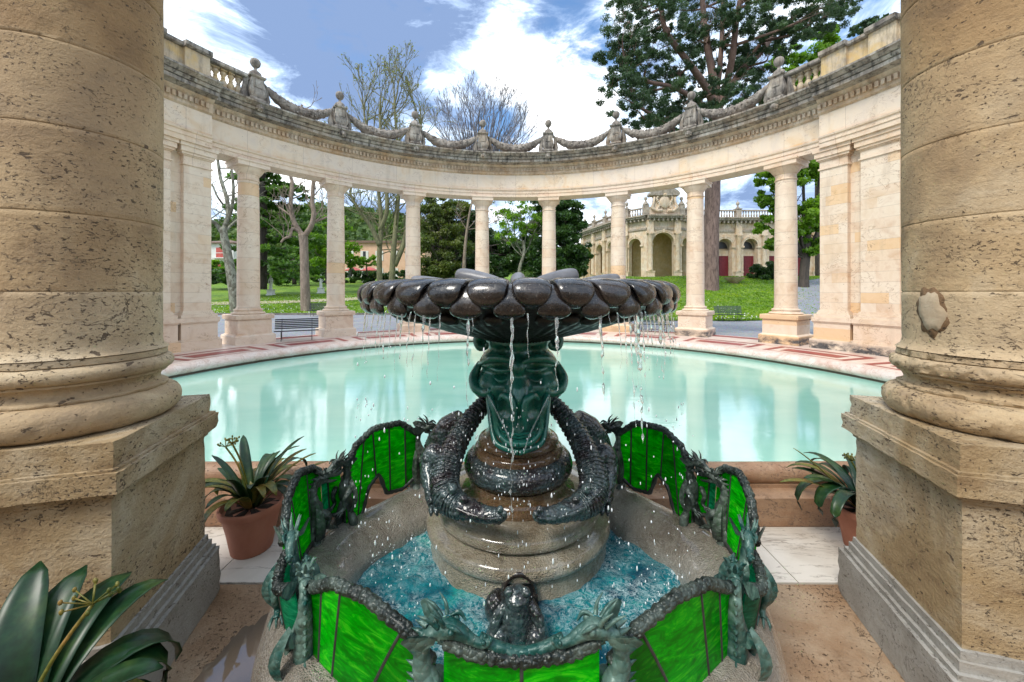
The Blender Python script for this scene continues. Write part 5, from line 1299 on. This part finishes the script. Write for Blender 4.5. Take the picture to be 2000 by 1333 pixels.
# crocodiles climbing the pedestal
def croc_mesh():
    m = MB()
    ctl = [(965, 770, 2.52, .055), (945, 790, 2.44, .070), (918, 822, 2.33, .082), (893, 862, 2.22, .092), (876, 905, 2.12, .10), (868, 942, 2.03, .105), (874, 970, 1.965, .10), (893, 988, 1.915, .085), (915, 996, 1.875, .072), (938, 1004, 1.84, .062), (962, 1007, 1.815, .055), (978, 1008, 1.80, .046), (987, 1005, 1.79, .022)]
    P = cmr([WT(x, y, D) for (x, y, D, r) in ctl], 9); Rr = rcm([r for *_, r in ctl], 9); nP = len(P)
    def rel(i, k, a):
        t = i/nP
        ring = .05*abs(math.sin(i*1.05)) if t < .62 else 0
        lump = .20*mnoise.noise(Vector((i*.33, k*.8, 4))) + .08*mnoise.noise(Vector((i*.9, k*1.7, 8)))
        return .92 + ring + lump*(1.0 if t > .5 else .35)
    Rr = [q*.75 for q in Rr]; m.tube(P, Rr, 22, fn=rel)
    for i in range(2, int(nP*.62), 2):          # dorsal knobs and hoop ridges
        q = P[i]; T = (P[i+1] - P[i-1]).normalized(); up = (Vector((0, 0, 1)) - T*T.z).normalized(); sd = T.cross(up)
        for s_, l in ((-.85, .0), (0, .004), (.85, .0)):
            d = (up*math.cos(s_) + sd*math.sin(s_)).normalized(); m.cone(q + d*Rr[i]*.85, q + d*(Rr[i]*1.13 + l) - T*.006, .013, 5)
        m.tube([q + (up*math.cos(a) + sd*math.sin(a))*Rr[i]*.97 for a in np.linspace(-pi, pi, 19)], .0055, 5)
    h = P[int(nP*.62)]                          # brow, eyes, nostrils, teeth
    for (px, py, D, r) in ((884, 955, 1.90, .026), (866, 962, 1.93, .024), (905, 975, 1.86, .022)): m.ball(WT(px, py, D), r, 10)
    m.ball(WT(977, 996, 1.765), .018, 8); m.ball(WT(985, 1003, 1.76), .014, 8)
    for k in range(9): t = k/8; p = W(895 + 80*t, 1003 + 8*t, 1.865 - .08*t); m.cone(p, p + Vector((.003, -.006, -.022)), .007, 5)
    m.tube(cmr([WT(888, 992, 1.855), WT(920, 1006, 1.82), WT(955, 1014, 1.785), WT(982, 1012, 1.762)], 5), rcm([.012, .013, .012, .008], 5), 6)
    # bent foreleg with clawed foot and the flank behind
    L = cmr([WT(868, 905, 2.16), WT(845, 885, 2.20), WT(838, 915, 2.17), WT(842, 950, 2.10), WT(850, 985, 2.03)], 6)
    m.tube(L, rcm([.05, .055, .05, .045, .04], 6), 12, fn=lambda i, k, a: 1 + .2*mnoise.noise(Vector((i*.4, k, 2))))
    for dx in (-8, 2, 12): m.tube([WT(850 + dx*.5, 985, 2.03), WT(850 + dx, 998, 1.99), WT(852 + dx*1.3, 1008, 1.965)], [.02, .016, .005], 6)
    L = cmr([WT(900, 815, 2.45), WT(872, 838, 2.48), WT(856, 870, 2.50), WT(850, 905, 2.45)], 5); m.tube(L, rcm([.05, .075, .08, .05], 5), 12, fn=lambda i, k, a: 1 + .15*mnoise.noise(Vector((i*.4, k, 5))))
    return m
cm_ = croc_mesh(); cm_.build('crocodile', MAT['croc'], fountain)
c2 = croc_mesh(); c2.v = [(2*FX + .006 - p[0], p[1], p[2]) for p in c2.v]; c2.f = [f[::-1] for f in c2.f]; c2.build('crocodile', MAT['croc'], fountain)

# niche with a frog at the front of the drum
m = MB(); rows = []
for k in range(17):
    a = pi*k/16; rows.append([Vector((FX + .0 + .088*math.cos(a), FD - .545, .06 + .105*math.sin(a))), Vector((FX + .072*math.cos(a), FD - .560, .06 + .09*math.sin(a))), Vector((FX + .066*math.cos(a), FD - .50, .06 + .085*math.sin(a))), Vector((FX + .088*math.cos(a), FD - .50, .06 + .105*math.sin(a)))])
m.grid(rows, True, True); m.box((FX+.066, FD-.56, -.05), (FX+.088, FD-.50, .06)); m.box((FX-.088, FD-.56, -.05), (FX-.066, FD-.50, .06))
m.build('niche_frame', MAT['bowl'], fountain)
m = MB(); rows = [[Vector((FX + .067*math.cos(pi*k/16), FD - .537, .06 + .086*math.sin(pi*k/16))), Vector((FX + .067*math.cos(pi*k/16), FD - .537, -.05))] for k in range(17)]
m.grid(rows, False, False); m.build('niche_shade', MAT['dark'], fountain)  # flat dark sheet on the drum stands for the shade inside the niche
m = MB(); fo = Vector((FX - .01, FD - .70, -.03))
def fb_(x, y, z, r, sq=(1, 1, 1)): m.ball(fo + Vector((x, y, z)), r, 14, sq)
m.tube(cmr([tuple(fo + Vector(q)) for q in ((0, .02, .03), (0, .015, .08), (0, .0, .14), (.0, -.01, .19), (0, -.015, .225), (0, -.02, .245))], 4), rcm([.075, .085, .075, .055, .05, .02], 4), 16, fn=lambda i, k, a: 1 + .12*mnoise.noise(Vector((i, k, 1))))
for s_ in (-1, 1):
    fb_(s_*.035, -.02, .235, .022); fb_(s_*.082, -.03, .055, .055, (1, 1.1, 1))
    m.tube(cmr([tuple(fo + Vector(q)) for q in ((s_*.05, .0, .17), (s_*.09, -.03, .13), (s_*.10, -.06, .07), (s_*.06, -.08, .02))], 4), rcm([.03, .025, .02, .022], 4), 9)
    m.tube(cmr([tuple(fo + Vector(q)) for q in ((s_*.10, -.03, .03), (s_*.12, -.08, .015), (s_*.10, -.12, .01))], 4), rcm([.03, .02, .012], 4), 8)
    for dx in (-.02, 0, .02): m.tube([fo + Vector((s_*.10, -.11, .012)), fo + Vector((s_*.10 + dx, -.145, .008))], [.009, .004], 5)
m.tube(cmr([tuple(fo + Vector(q)) for q in ((-.07, .02, .19), (-.10, .02, .15), (-.11, .0, .10))], 4), rcm([.035, .045, .025], 4), 10)
m.build('frog', MAT['croc'], fountain)
m = MB(); m.lathe([(.155, -.10), (.15, -.02), (.135, .015), (.11, .022), (.02, .022)], tuple(fo + Vector((0, -.02, 0))), 30, lambda r, z, a: (r*(1 + .1*mnoise.noise(Vector((math.cos(a)*2, math.sin(a)*2, z*9)))), z)); m.build('frog_rock', m_wetstone('mineral_stone', [(.22,.34,.24), (.38,.46,.36), (.45,.42,.33)], .2), fountain)

# basin rim
def V2(x, y): return Vector((x, y, 0))
half = [(-.22, 1.06), (-.52, 1.18), (-.80, 1.38), (-.985, 1.66), (-1.065, 1.95), (-1.0, 2.20), (-.82, 2.44), (-.64, 2.68), (-.40, 2.92)]
out = [V2(FX + x, y) for (x, y) in half] + [V2(FX - x, y) for (x, y) in half[::-1]]
loop = [out[-1]] + out + [out[0], out[1]]
sm_ = []
for i in range(1, len(loop) - 2):
    a, b, c, d = loop[i-1], loop[i], loop[i+1], loop[i+2]
    for k in range(8):
        t = k/8; sm_.append(.5*((2*b) + (c-a)*t + (2*a-5*b+4*c-d)*t*t + (3*b-a-3*c+d)*t*t*t))
cen = V2(FX, 1.9); nS = len(sm_)
prof = [(-.13, -.31), (-.15, -.18), (-.145, -.05), (-.11, .06), (-.065, .13), (-.01, .165), (.05, .172), (.11, .158), (.17, .12), (.215, .06), (.23, 0.0), (.235, -.15)]
prof = cmr([(a, b, 0) for (a, b) in prof], 3)
nrm = []
for i in range(nS):
    T = (sm_[(i+2) % nS] - sm_[(i-2) % nS]).normalized(); Nn = Vector((-T.y, T.x, 0))
    if Nn.dot(cen - sm_[i]) < 0: Nn = -Nn
    nrm.append(Nn)
m = MB(); rows = []
for i in range(nS + 1):
    j = i % nS; row = []
    for q in prof:
        p = sm_[j] + nrm[j]*q.x; p.z = q.y; n_ = mnoise.noise(p*5)*.008 + mnoise.noise(p*22)*.0025
        row.append(p + nrm[j]*n_ + Vector((0, 0, n_)))
    rows.append(row)
m.grid(rows, False, True); m.build('basin_rim', MAT['wet_light'], fountain)
m = MB(); rows = []
innr = [sm_[j] + nrm[j]*.222 for j in range(nS)]
for t in np.linspace(.02, 1, 60):
    row = []
    for q in innr:
        p = cen + (q - cen)*float(t); d = (Vector((p.x, p.y, 0)) - Vector((FX, FD, 0))).length
        z = .004 + .016*mnoise.noise(Vector((p.x*11, p.y*11, 0))) + .009*mnoise.noise(Vector((p.x*26, p.y*26, 3)))
        row.append(Vector((p.x, p.y, z - .004)))
    rows.append(row)
m.grid(rows, True, True); m.build('basin_water', MAT['basin'], kind='structure')

# stained glass wings
def lerp(a, b, t): return a + (b - a)*t
def interp(P, u):
    for i in range(len(P) - 1):
        if u <= P[i+1][0]:
            t = (u - P[i][0])/(P[i+1][0] - P[i][0] + 1e-9); t = t*t*(3-2*t)*.5 + t*.5; return lerp(P[i][1], P[i+1][1], t)
    return P[-1][1]
def wing(A, B, top, bot, leads, label, mats=None, lean=.25, bulge=.05):
    """panel from plan point A to B; top/bot are lists of (u, z); leads are slanted glass joints (u at bottom, u at top)"""
    t = bpy.data.objects.new('glass_wing', None); COL.objects.link(t); t.parent = fountain
    if label: t['label'] = label
    A = V2(FX + A[0], A[1]); B = V2(FX + B[0], B[1]); D_ = (B - A); N_ = Vector((-D_.y, D_.x, 0)).normalized()
    if N_.dot(cen - A) > 0: N_ = -N_
    def P(u, v, o=0):
        tz_, bz = interp(top, u), interp(bot, u); z = lerp(bz, tz_, v)
        p = lerp(A, B, u) + N_*(bulge*math.sin(pi*u) + lean*max(0, z - .15)*.6 + o); p.z = z; return p
    bd = [(0, 0)] + leads + [(1, 1)]
    for i in range(len(bd) - 1):
        m = MB(); n = 10
        for o in (.0025, -.0025):
            rows = []
            for k in range(n+1):
                rows.append([P(lerp(lerp(bd[i][0], bd[i][1], v), lerp(bd[i+1][0], bd[i+1][1], v), k/n), v, o) for v in [j/10 for j in range(11)]])
            m.grid(rows, False, True)
        m.build('glass_pane', MAT[(mats or ['glass'])[i % len(mats or ['glass'])]], t)
    m = MB(); us = [k/40 for k in range(41)]
    m.tube([P(u, 0) for u in us], [.013 + .003*math.sin(k*2.6) for k in range(41)], 8)
    for (u0, u1) in leads: m.tube([P(lerp(u0, u1, v/8), v/8) for v in range(9)], .0065, 6)
    m.build('lead_frame', MAT['lead'], t)
    m = MB(); m.tube([P(k/60, 1) for k in range(61)], [.017 + .005*abs(math.sin(k*.75)) + .002*math.sin(k*2.1) for k in range(61)], 9)
    for k in range(1, 20): q = P(k/20, 1); m.ball(q + Vector((0, 0, .012)), .011, 6)
    m.build('wing_rib', MAT['rib'], t)
    return P
for s_ in (-1, 1):
    sd = 'left' if s_ < 0 else 'right'
    def Q(x, y): return (-s_*x if s_ > 0 else x, y)
    def mir(x, y): return (x if s_ < 0 else -x, y)
    wing(mir(-.255, 1.10), mir(-.775, 1.40), [(0, .42), (.2, .49), (.45, .52), (.7, .50), (1, .41)], [(0, .0), (.5, -.04), (1, .0)], [(.62, .18), (.80, .66), (.92, .86)], 'large green glass wing at the front %s of the basin' % sd, lean=.0, bulge=.02)
    wing(mir(-1.01, 1.65), mir(-1.085, 2.11), [(0, .40), (.3, .54), (.6, .58), (.85, .55), (1, .50)], [(0, .19), (.5, .17), (1, .19)], [(.5, .35), (.75, .75)], 'green glass wing on the %s side of the basin' % sd, lean=.12, bulge=.03)
    wing(mir(-.985, 2.17), mir(-.66, 2.60), [(0, .46), (.18, .58), (.42, .63), (.75, .62), (1, .52)], [(0, .14), (.2, .16), (.33, .30), (.46, .34), (.56, .20), (.75, .19), (1, .26)], [(.15, .28), (.42, .40), (.6, .62), (.8, .82)], 'tall green glass wing at the back %s of the basin' % sd, lean=.12, bulge=.05)
    wing(mir(-.62, 2.66), mir(-.46, 2.84), [(0, .40), (.5, .47), (1, .44)], [(0, .18), (1, .16)], [(.5, .5)], None)
    wing(mir(-1.07, 2.085), mir(-1.0, 2.16), [(0, .46), (.5, .44), (1, .48)], [(0, .22), (1, .22)], [(.5, .5)], None, ['glass_teal', 'glass'])
    wing(mir(-.84, 1.47), mir(-.95, 1.62), [(0, .36), (.5, .33), (1, .40)], [(0, .12), (1, .10)], [(.5, .5)], None, ['glass_teal', 'glass_teal'])
wing((-.222, 1.085), (.222, 1.085), [(0, .50), (.2, .475), (.5, .465), (.8, .475), (1, .50)], [(0, .0), (1, .0)], [(.5, .5)], 'green glass panel between the two front dragons', lean=0, bulge=.02)

# dragons
def dragon_mesh(sc_=1.0, tail=1.0):
    m = MB(); s = sc_
    def S(P): return [(x*s, y*s, z*s) for (x, y, z) in P]
    def T(P, r, n=10, **k): m.tube(cmr(S(P), 5), [q*s*.78 for q in rcm(r, 5)], n, **k)
    T([(-.02, -.0, -.38*tail), (-.07, 0, -.24*tail), (-.075, 0, -.10), (-.045, 0, .0), (-.04, 0, .09), (-.06, 0, .16), (-.06, 0, .225), (-.03, 0, .275), (.01, 0, .285)], [.022, .045, .055, .06, .058, .042, .034, .032, .034], 14, fn=lambda i, k, a: 1 + .05*math.sin(i*1.3) + .08*mnoise.noise(Vector((i*.5, k*.7, 3))))
    T([(-.01, 0, .285), (.03, 0, .30), (.07, 0, .292), (.115, 0, .27), (.15, 0, .262), (.172, 0, .275), (.175, 0, .288)], [.034, .040, .032, .021, .018, .013, .004], 12)
    T([(.0, 0, .265), (.05, 0, .247), (.10, 0, .228), (.13, 0, .225)], [.022, .017, .012, .005], 8)
    for y in (-1, 1):
        m.ball((.05*s, y*.027*s, .312*s), .013*s, 8)
        T([(.03, y*.02, .325), (.06, y*.032, .33), (.085, y*.025, .31)], [.006, .010, .004], 6)
        m.ball((.155*s, y*.012*s, .276*s), .008*s, 6)
        # ear fin and crest spikes
        rows = [[Vector((x, y*yy, z))*s for (x, yy, z) in r] for r in (((.0, .03, .29), (-.005, .035, .275)), ((-.03, .055, .315), (-.045, .05, .26)), ((-.075, .075, .325), (-.075, .06, .27)), ((-.10, .08, .31), (-.098, .078, .305)))]
        m.grid(rows, False, True); m.grid([[p + Vector((0, y*.006*s, 0)) for p in r] for r in rows], False, True)
        T([(-.0, y*.02, .315), (-.03, y*.03, .345), (-.065, y*.035, .36)], [.012, .009, .002], 6)
        T([(.02, y*.022, .325), (.01, y*.035, .355), (-.015, y*.045, .38)], [.011, .008, .002], 6)
        # shoulder, foreleg, claws, folded wing root
        T([(-.06, y*.04, .08), (-.02, y*.075, .06), (.02, y*.07, .01), (.01, y*.06, -.05), (.045, y*.06, -.075)], [.035, .035, .024, .020, .016], 9)
        for dx in (-.018, 0, .018): T([(.04, y*.06 + dx, -.075), (.07, y*.06 + dx*1.4, -.082), (.082, y*.06 + dx*1.5, -.098)], [.010, .008, .002], 5)
        rows = []
        for k in range(9):
            t = k/8; rows.append([Vector((-.075 - .02*math.sin(pi*t), y*(.05 + .05*math.sin(pi*t)*.8), .14 - .26*t))*s, Vector((-.06, y*(.06 + .075*math.sin(pi*t)), .15 - .27*t))*s, Vector((-.04, y*(.055 + .045*math.sin(pi*t)), .13 - .25*t))*s])
        m.grid(rows, False, True)
        T([(-.07, y*.02, -.14), (-.06, y*.07, -.17), (-.065, y*.075, -.25), (-.05, y*.03, -.30)], [.03, .045, .042, .02], 9)
    T([(-.0, 0, .32), (-.02, 0, .35), (-.05, 0, .385)], [.013, .010, .002], 6)
    for k in range(13):          # spine
        t = k/12; P0_ = cmr([(-.125, 0, -.18), (-.10, 0, .0), (-.095, 0, .10), (-.095, 0, .22), (-.06, 0, .31)], 12)[int(t*46)]
        m.cone(Vector(P0_)*s + Vector((.02*s, 0, 0)), Vector(P0_)*s + Vector((-.022*s, 0, .014*s)), .013*s, 5)
    return m
dm_ = dragon_mesh()
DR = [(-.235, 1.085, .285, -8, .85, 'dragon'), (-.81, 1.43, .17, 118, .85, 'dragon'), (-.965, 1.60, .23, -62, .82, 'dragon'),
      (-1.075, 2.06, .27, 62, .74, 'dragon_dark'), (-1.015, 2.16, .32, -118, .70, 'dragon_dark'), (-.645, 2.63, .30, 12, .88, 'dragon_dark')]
first = {}
for s_ in (-1, 1):
    for (x, y, z, yaw, q, mt) in DR:
        me = first.get(mt)
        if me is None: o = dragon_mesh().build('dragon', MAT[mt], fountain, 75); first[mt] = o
        else: o = me.copy(); COL.objects.link(o)
        o.parent = fountain
        o.location = (FX + (x if s_ < 0 else -x), y, z); o.rotation_euler = (0, 0, R(yaw if s_ < 0 else 180 - yaw)); o.scale = (q, q, q)
# joined crest between the two front snouts
m = MB(); m.tube(cmr([(FX-.12, 1.08, .512), (FX-.06, 1.075, .488), (FX, 1.072, .478), (FX+.06, 1.075, .488), (FX+.12, 1.08, .512)], 6), .016, 8); m.build('snout_bridge', MAT['dragon'], fountain)
# bronze masses under the front dragons: folded wings running down outside
for s_ in (-1, 1):
    for (x, y) in ((-.235, 1.07), (-.85, 1.53), (-1.02, 2.11)):
        m = MB(); X = FX + (x if s_ < 0 else -x); dz = Vector((X, y, 0)) - cen; dz.normalize(); b0 = Vector((X, y, 0)) 
        for k in (-1, 1):
            sd_ = Vector((-dz.y, dz.x, 0))*k*.055
            m.tube(cmr([tuple(b0 + sd_*1.0 + dz*.0 + Vector((0, 0, .30))), tuple(b0 + sd_*1.3 + dz*.04 + Vector((0, 0, .18))), tuple(b0 + sd_ + dz*.10 + Vector((0, 0, .02))), tuple(b0 + sd_*.6 + dz*.17 + Vector((0, 0, -.12))), tuple(b0 + dz*.17 + Vector((0, 0, -.30)))], 5), rcm([.012, .028, .036, .036, .02], 5), 10, fn=lambda i, kk, a: 1 + .1*math.sin(i*1.1) + .1*mnoise.noise(Vector((i*.4, kk, 6))))
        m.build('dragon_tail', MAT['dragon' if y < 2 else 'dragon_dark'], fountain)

# ------------------------------------------------------------------ falling water
jets = []
def jet(px, y1, wd, group, label, y0=None):
    o_ = px - (CX0 + FX*F/FD)
    best = min(range(-90, 91), key=lambda a: abs(F*.885*math.sin(R(a))/(FD - .885*math.cos(R(a))) - o_))
    a = R(best); x0, y0_ = FX + .885*math.sin(a), FD - .885*math.cos(a)
    zb = EYE - (y1 - HY)*y0_/F; z0 = 1.415
    m = MB(); pts = []; rad = []; n = max(10, int((z0 - zb)/.008)); sd_ = px*.37
    for i in range(n + 1):
        t = i/n; z = z0 + (zb - z0)*t; out_ = .05*math.sqrt(max(0, z0 - z))
        w = mnoise.noise(Vector((sd_, z*20, 0)))
        pts.append((x0 + math.sin(a)*out_ + .0035*w*(1 + 2*t), y0_ - math.cos(a)*out_ + .003*mnoise.noise(Vector((sd_, z*17, 5))), z))
        thin = .8 - .45*t + .8*mnoise.noise(Vector((sd_, z*48, 2)))
        if t > .4 and mnoise.noise(Vector((sd_, z*30, 9))) > .25 - .4*t: thin = .03
        rad.append(max(.0006, wd*thin))
    m.tube(pts, rad, 7); m.build('water_jet', MAT['jet'], None, None, label, 'water jet', group)
gl_ = 'water jets from the left rim of the bowl'; gc_ = 'water jets from the front of the bowl'; gr_ = 'water jets from the right rim of the bowl'
for (px, y1, w) in ((716, 700, .006), (731, 690, .005), (741, 690, .004), (752, 700, .004), (786, 700, .007), (800, 715, .004)): jet(px, y1, w, gl_, 'thin stream of water falling from the left rim of the bronze bowl')
jet(826, 720, .007, gl_, 'thin stream of water falling from the left rim of the bronze bowl')
jet(912, 790, .0055, gc_, 'thin water stream falling left of the bowl support'); jet(920, 650, .003, gc_, 'short thin water trickle left of the bowl support')
jet(996, 1010, .0075, gc_, 'long twisting water stream falling in front of the bronze mask'); jet(1026, 700, .003, gc_, 'beaded trickle of water in front of the bronze mask')
jet(1080, 760, .0075, gc_, 'water stream falling at the right cheek of the bronze mask'); jet(1166, 780, .007, gc_, 'water stream falling right of the bowl support')
jet(1188, 640, .003, gr_, 'thin stream of water falling from the right rim of the bronze bowl')
for (px, y1, w) in ((1226, 830, .006), (1240, 860, .010), (1234, 800, .006), (1246, 780, .006), (1250, 700, .006), (1264, 690, .006), (1281, 740, .010), (1291, 700, .006), (1301, 690, .006), (1310, 680, .004)): jet(px, y1, w, gr_, 'thin stream of water falling from the right rim of the bronze bowl')
for px in (722, 746, 764, 776, 812, 838, 856): jet(px, 690 + (px*37) % 60, .0035, gl_, 'thin stream of water falling from the left rim of the bronze bowl')
for px in (1204, 1216, 1256, 1272, 1287, 1296, 1306): jet(px, 690 + (px*37) % 60, .0035, gr_, 'thin stream of water falling from the right rim of the bronze bowl')
# streams running off the cheeks of the mask
for s_ in (-1, 1):
    m = MB(); pts = cmr([(FX + s_*.165, FD - .24, .915), (FX + s_*.12, FD - .30, .85), (FX + s_*.06, FD - .33, .74), (FX + s_*.025, FD - .34, .64)], 8)
    m.tube(pts, [.0035 + .002*mnoise.noise(Vector((i*.8, s_, 1))) for i in range(len(pts))], 6)
    m.build('water_jet', MAT['jet'], None, None, 'thin diagonal stream of water crossing the %s side of the bronze mask' % ('left' if s_ < 0 else 'right'), 'water jet')
m = MB()
def drop(x, y, z, r, st=2.0):
    m.tube([(x, y, z + r*st), (x, y, z + r*st*.4), (x, y, z - r*st*.5), (x, y, z - r*st)], [r*.15, r*.8, r, r*.3], 5)
for k in range(240):
    a = R(rnd.choice((rnd.gauss(-62, 14), rnd.gauss(60, 16), rnd.gauss(0, 32), rnd.gauss(35, 14), rnd.gauss(-30, 12)))); rr_ = .92 + rnd.gauss(0, .035)
    z = rnd.uniform(.05, 1.38); r0 = rnd.uniform(.0018, .0042)
    if rnd.random() < .5: z = .05 + 1.0*rnd.random()**1.4
    drop(FX + rr_*math.sin(a), FD - rr_*math.cos(a), z, r0, rnd.uniform(1.0, 3.2))
for k in range(170):
    drop(FX + rnd.gauss(0, .16), FD - .45 + rnd.gauss(0, .12), rnd.uniform(.05, .9), rnd.uniform(.0018, .0038), rnd.uniform(1.2, 3.5))
for k in range(300):          # splash beads just above the basin
    a = rnd.uniform(0, 2*pi); r_ = rnd.uniform(.56, .85); x = FX + r_*math.sin(a); y = 1.85 + .75*r_*math.cos(a)
    drop(x, y, rnd.expovariate(18) + .015, rnd.uniform(.0015, .0035), 1.2)
m.build('water_droplets', m_simple('bright_droplets', [(.80,.84,.86), (.9,.93,.95)], 3, .08, IOR=1.33, Specular_IOR_Level=1.0), None, None, 'spray of falling water droplets round the bronze bowl', 'water', kind='stuff')

# ------------------------------------------------------------------ light, sky, camera
SUN_AZ, SUN_EL = R(222), R(52)
sun = bpy.data.objects.new('sun', bpy.data.lights.new('sun', 'SUN')); COL.objects.link(sun)
sun.data.energy = 1.5; sun.data.angle = R(20); sun.data.color = (1, .95, .86)
d = Vector((math.sin(SUN_AZ)*math.cos(SUN_EL), math.cos(SUN_AZ)*math.cos(SUN_EL), math.sin(SUN_EL)))
sun.rotation_euler = d.to_track_quat('Z', 'Y').to_euler()
world = bpy.data.worlds.new('World'); sc.world = world; world.use_nodes = True
wt = world.node_tree; wt.nodes.clear()
class WN(NT):
    def __init__(s): s.t = wt; s._tc = None; s.m = None
w = WN()
tc = w.n('ShaderNodeTexCoord').outputs['Generated']
sky = w.n('ShaderNodeTexSky'); sky.sky_type = 'NISHITA'; sky.sun_disc = False; sky.sun_elevation = SUN_EL; sky.sun_rotation = SUN_AZ; sky.dust_density = .6; sky.ozone_density = 2.5
X = w.xyz(tc)
zz = w.math('ADD', w.math('MAXIMUM', X[2], 0.0), .22)
pv = w.comb(w.math('DIVIDE', X[0], zz), w.math('DIVIDE', X[1], zz), 0.0)
n1 = w.noise(2.6, 9, .60, w.mp(tc, (1, 1, 1.9), (3.3, 1.2, 0)), .25)
n2 = w.noise(5.5, 10, .66, w.mp(tc, (1, 1, 2.2), (7.1, 4.2, 2)), .5)
def spot(px, py, deg, amt, dst=[None]):
    v = Vector(((px - CX0)/F, 1, (HY - py)/F)).normalized()
    dp = w.n('ShaderNodeVectorMath', operation='DOT_PRODUCT'); w.set(dp.inputs[0], tc); dp.inputs[1].default_value = v
    nm = w.n('ShaderNodeVectorMath', operation='NORMALIZE')
    return w.math('MULTIPLY', w.step(dp.outputs['Value'], math.cos(R(deg)), math.cos(R(deg*.15))), amt)
def sumspots(L):
    o = None
    for q in L:
        v = spot(*q); o = v if o is None else w.math('ADD', o, v)
    return o
blue_b = sumspots([(700, 20, 13, .16), (1120, 60, 11, .16), (1240, 60, 16, .10), (1010, 265, 7, .25), (940, 250, 7, .16), (560, 100, 9, .06), (1700, 10, 12, .25), (1130, 110, 8, .12), (860, 60, 9, .1)])
white_b = sumspots([(960, 110, 10, .14), (1080, 210, 10, .16), (430, 40, 9, .22), (1040, 120, 8, .12), (480, 240, 14, .12), (740, 90, 7, .10), (1240, 330, 14, .1), (430, 190, 14, .16), (580, 230, 10, .12)])
dark_b = sumspots([(600, 60, 14, .28), (520, 90, 12, .22), (700, 60, 12, .2), (1000, 40, 14, .2), (400, 150, 9, .12), (740, 120, 6, .12)])
cov = w.math('ADD', w.math('SUBTRACT', w.math('ADD', w.math('MULTIPLY', n1, .6), w.math('MULTIPLY', n2, .4)), w.math('MULTIPLY', blue_b, .7)), w.math('MULTIPLY', white_b, .6))
cloud = w.step(cov, .25, .39)
bright = w.math('ADD', w.math('SUBTRACT', n2, dark_b), white_b)
ccol = w.ramp(bright, [(.36, (.13, .19, .32)), (.45, (.27, .36, .52)), (.52, (.52, .62, .74)), (.62, (.97, .98, .99))])
skc = w.mix(1, sky.outputs[0], (.085, .105, .115), 'MULTIPLY')
fin = w.mix(cloud, skc, ccol)
bg = w.n('ShaderNodeBackground', Strength=1.0); w.set(bg.inputs[0], fin)
wo = w.n('ShaderNodeOutputWorld'); wt.links.new(bg.outputs[0], wo.inputs[0])

cam = bpy.data.objects.new('camera', bpy.data.cameras.new('camera')); COL.objects.link(cam)
cam.location = (0, 0, EYE); cam.rotation_euler = (pi/2, 0, 0)
cam.data.sensor_width = 36; cam.data.lens = F/2000*36; cam.data.shift_x = -.0035; cam.data.shift_y = -(666.5 - HY)/2000
cam.data.clip_end = 1500; cam.data.clip_start = .05
sc.camera = cam
sc.view_settings.view_transform = 'Standard'; sc.view_settings.look = 'None'; sc.view_settings.exposure = 1.2; sc.view_settings.gamma = 1.0
sc.cycles.use_denoising = True; sc.cycles.max_bounces = 8; sc.cycles.transparent_max_bounces = 12; sc.cycles.sample_clamp_indirect = 6
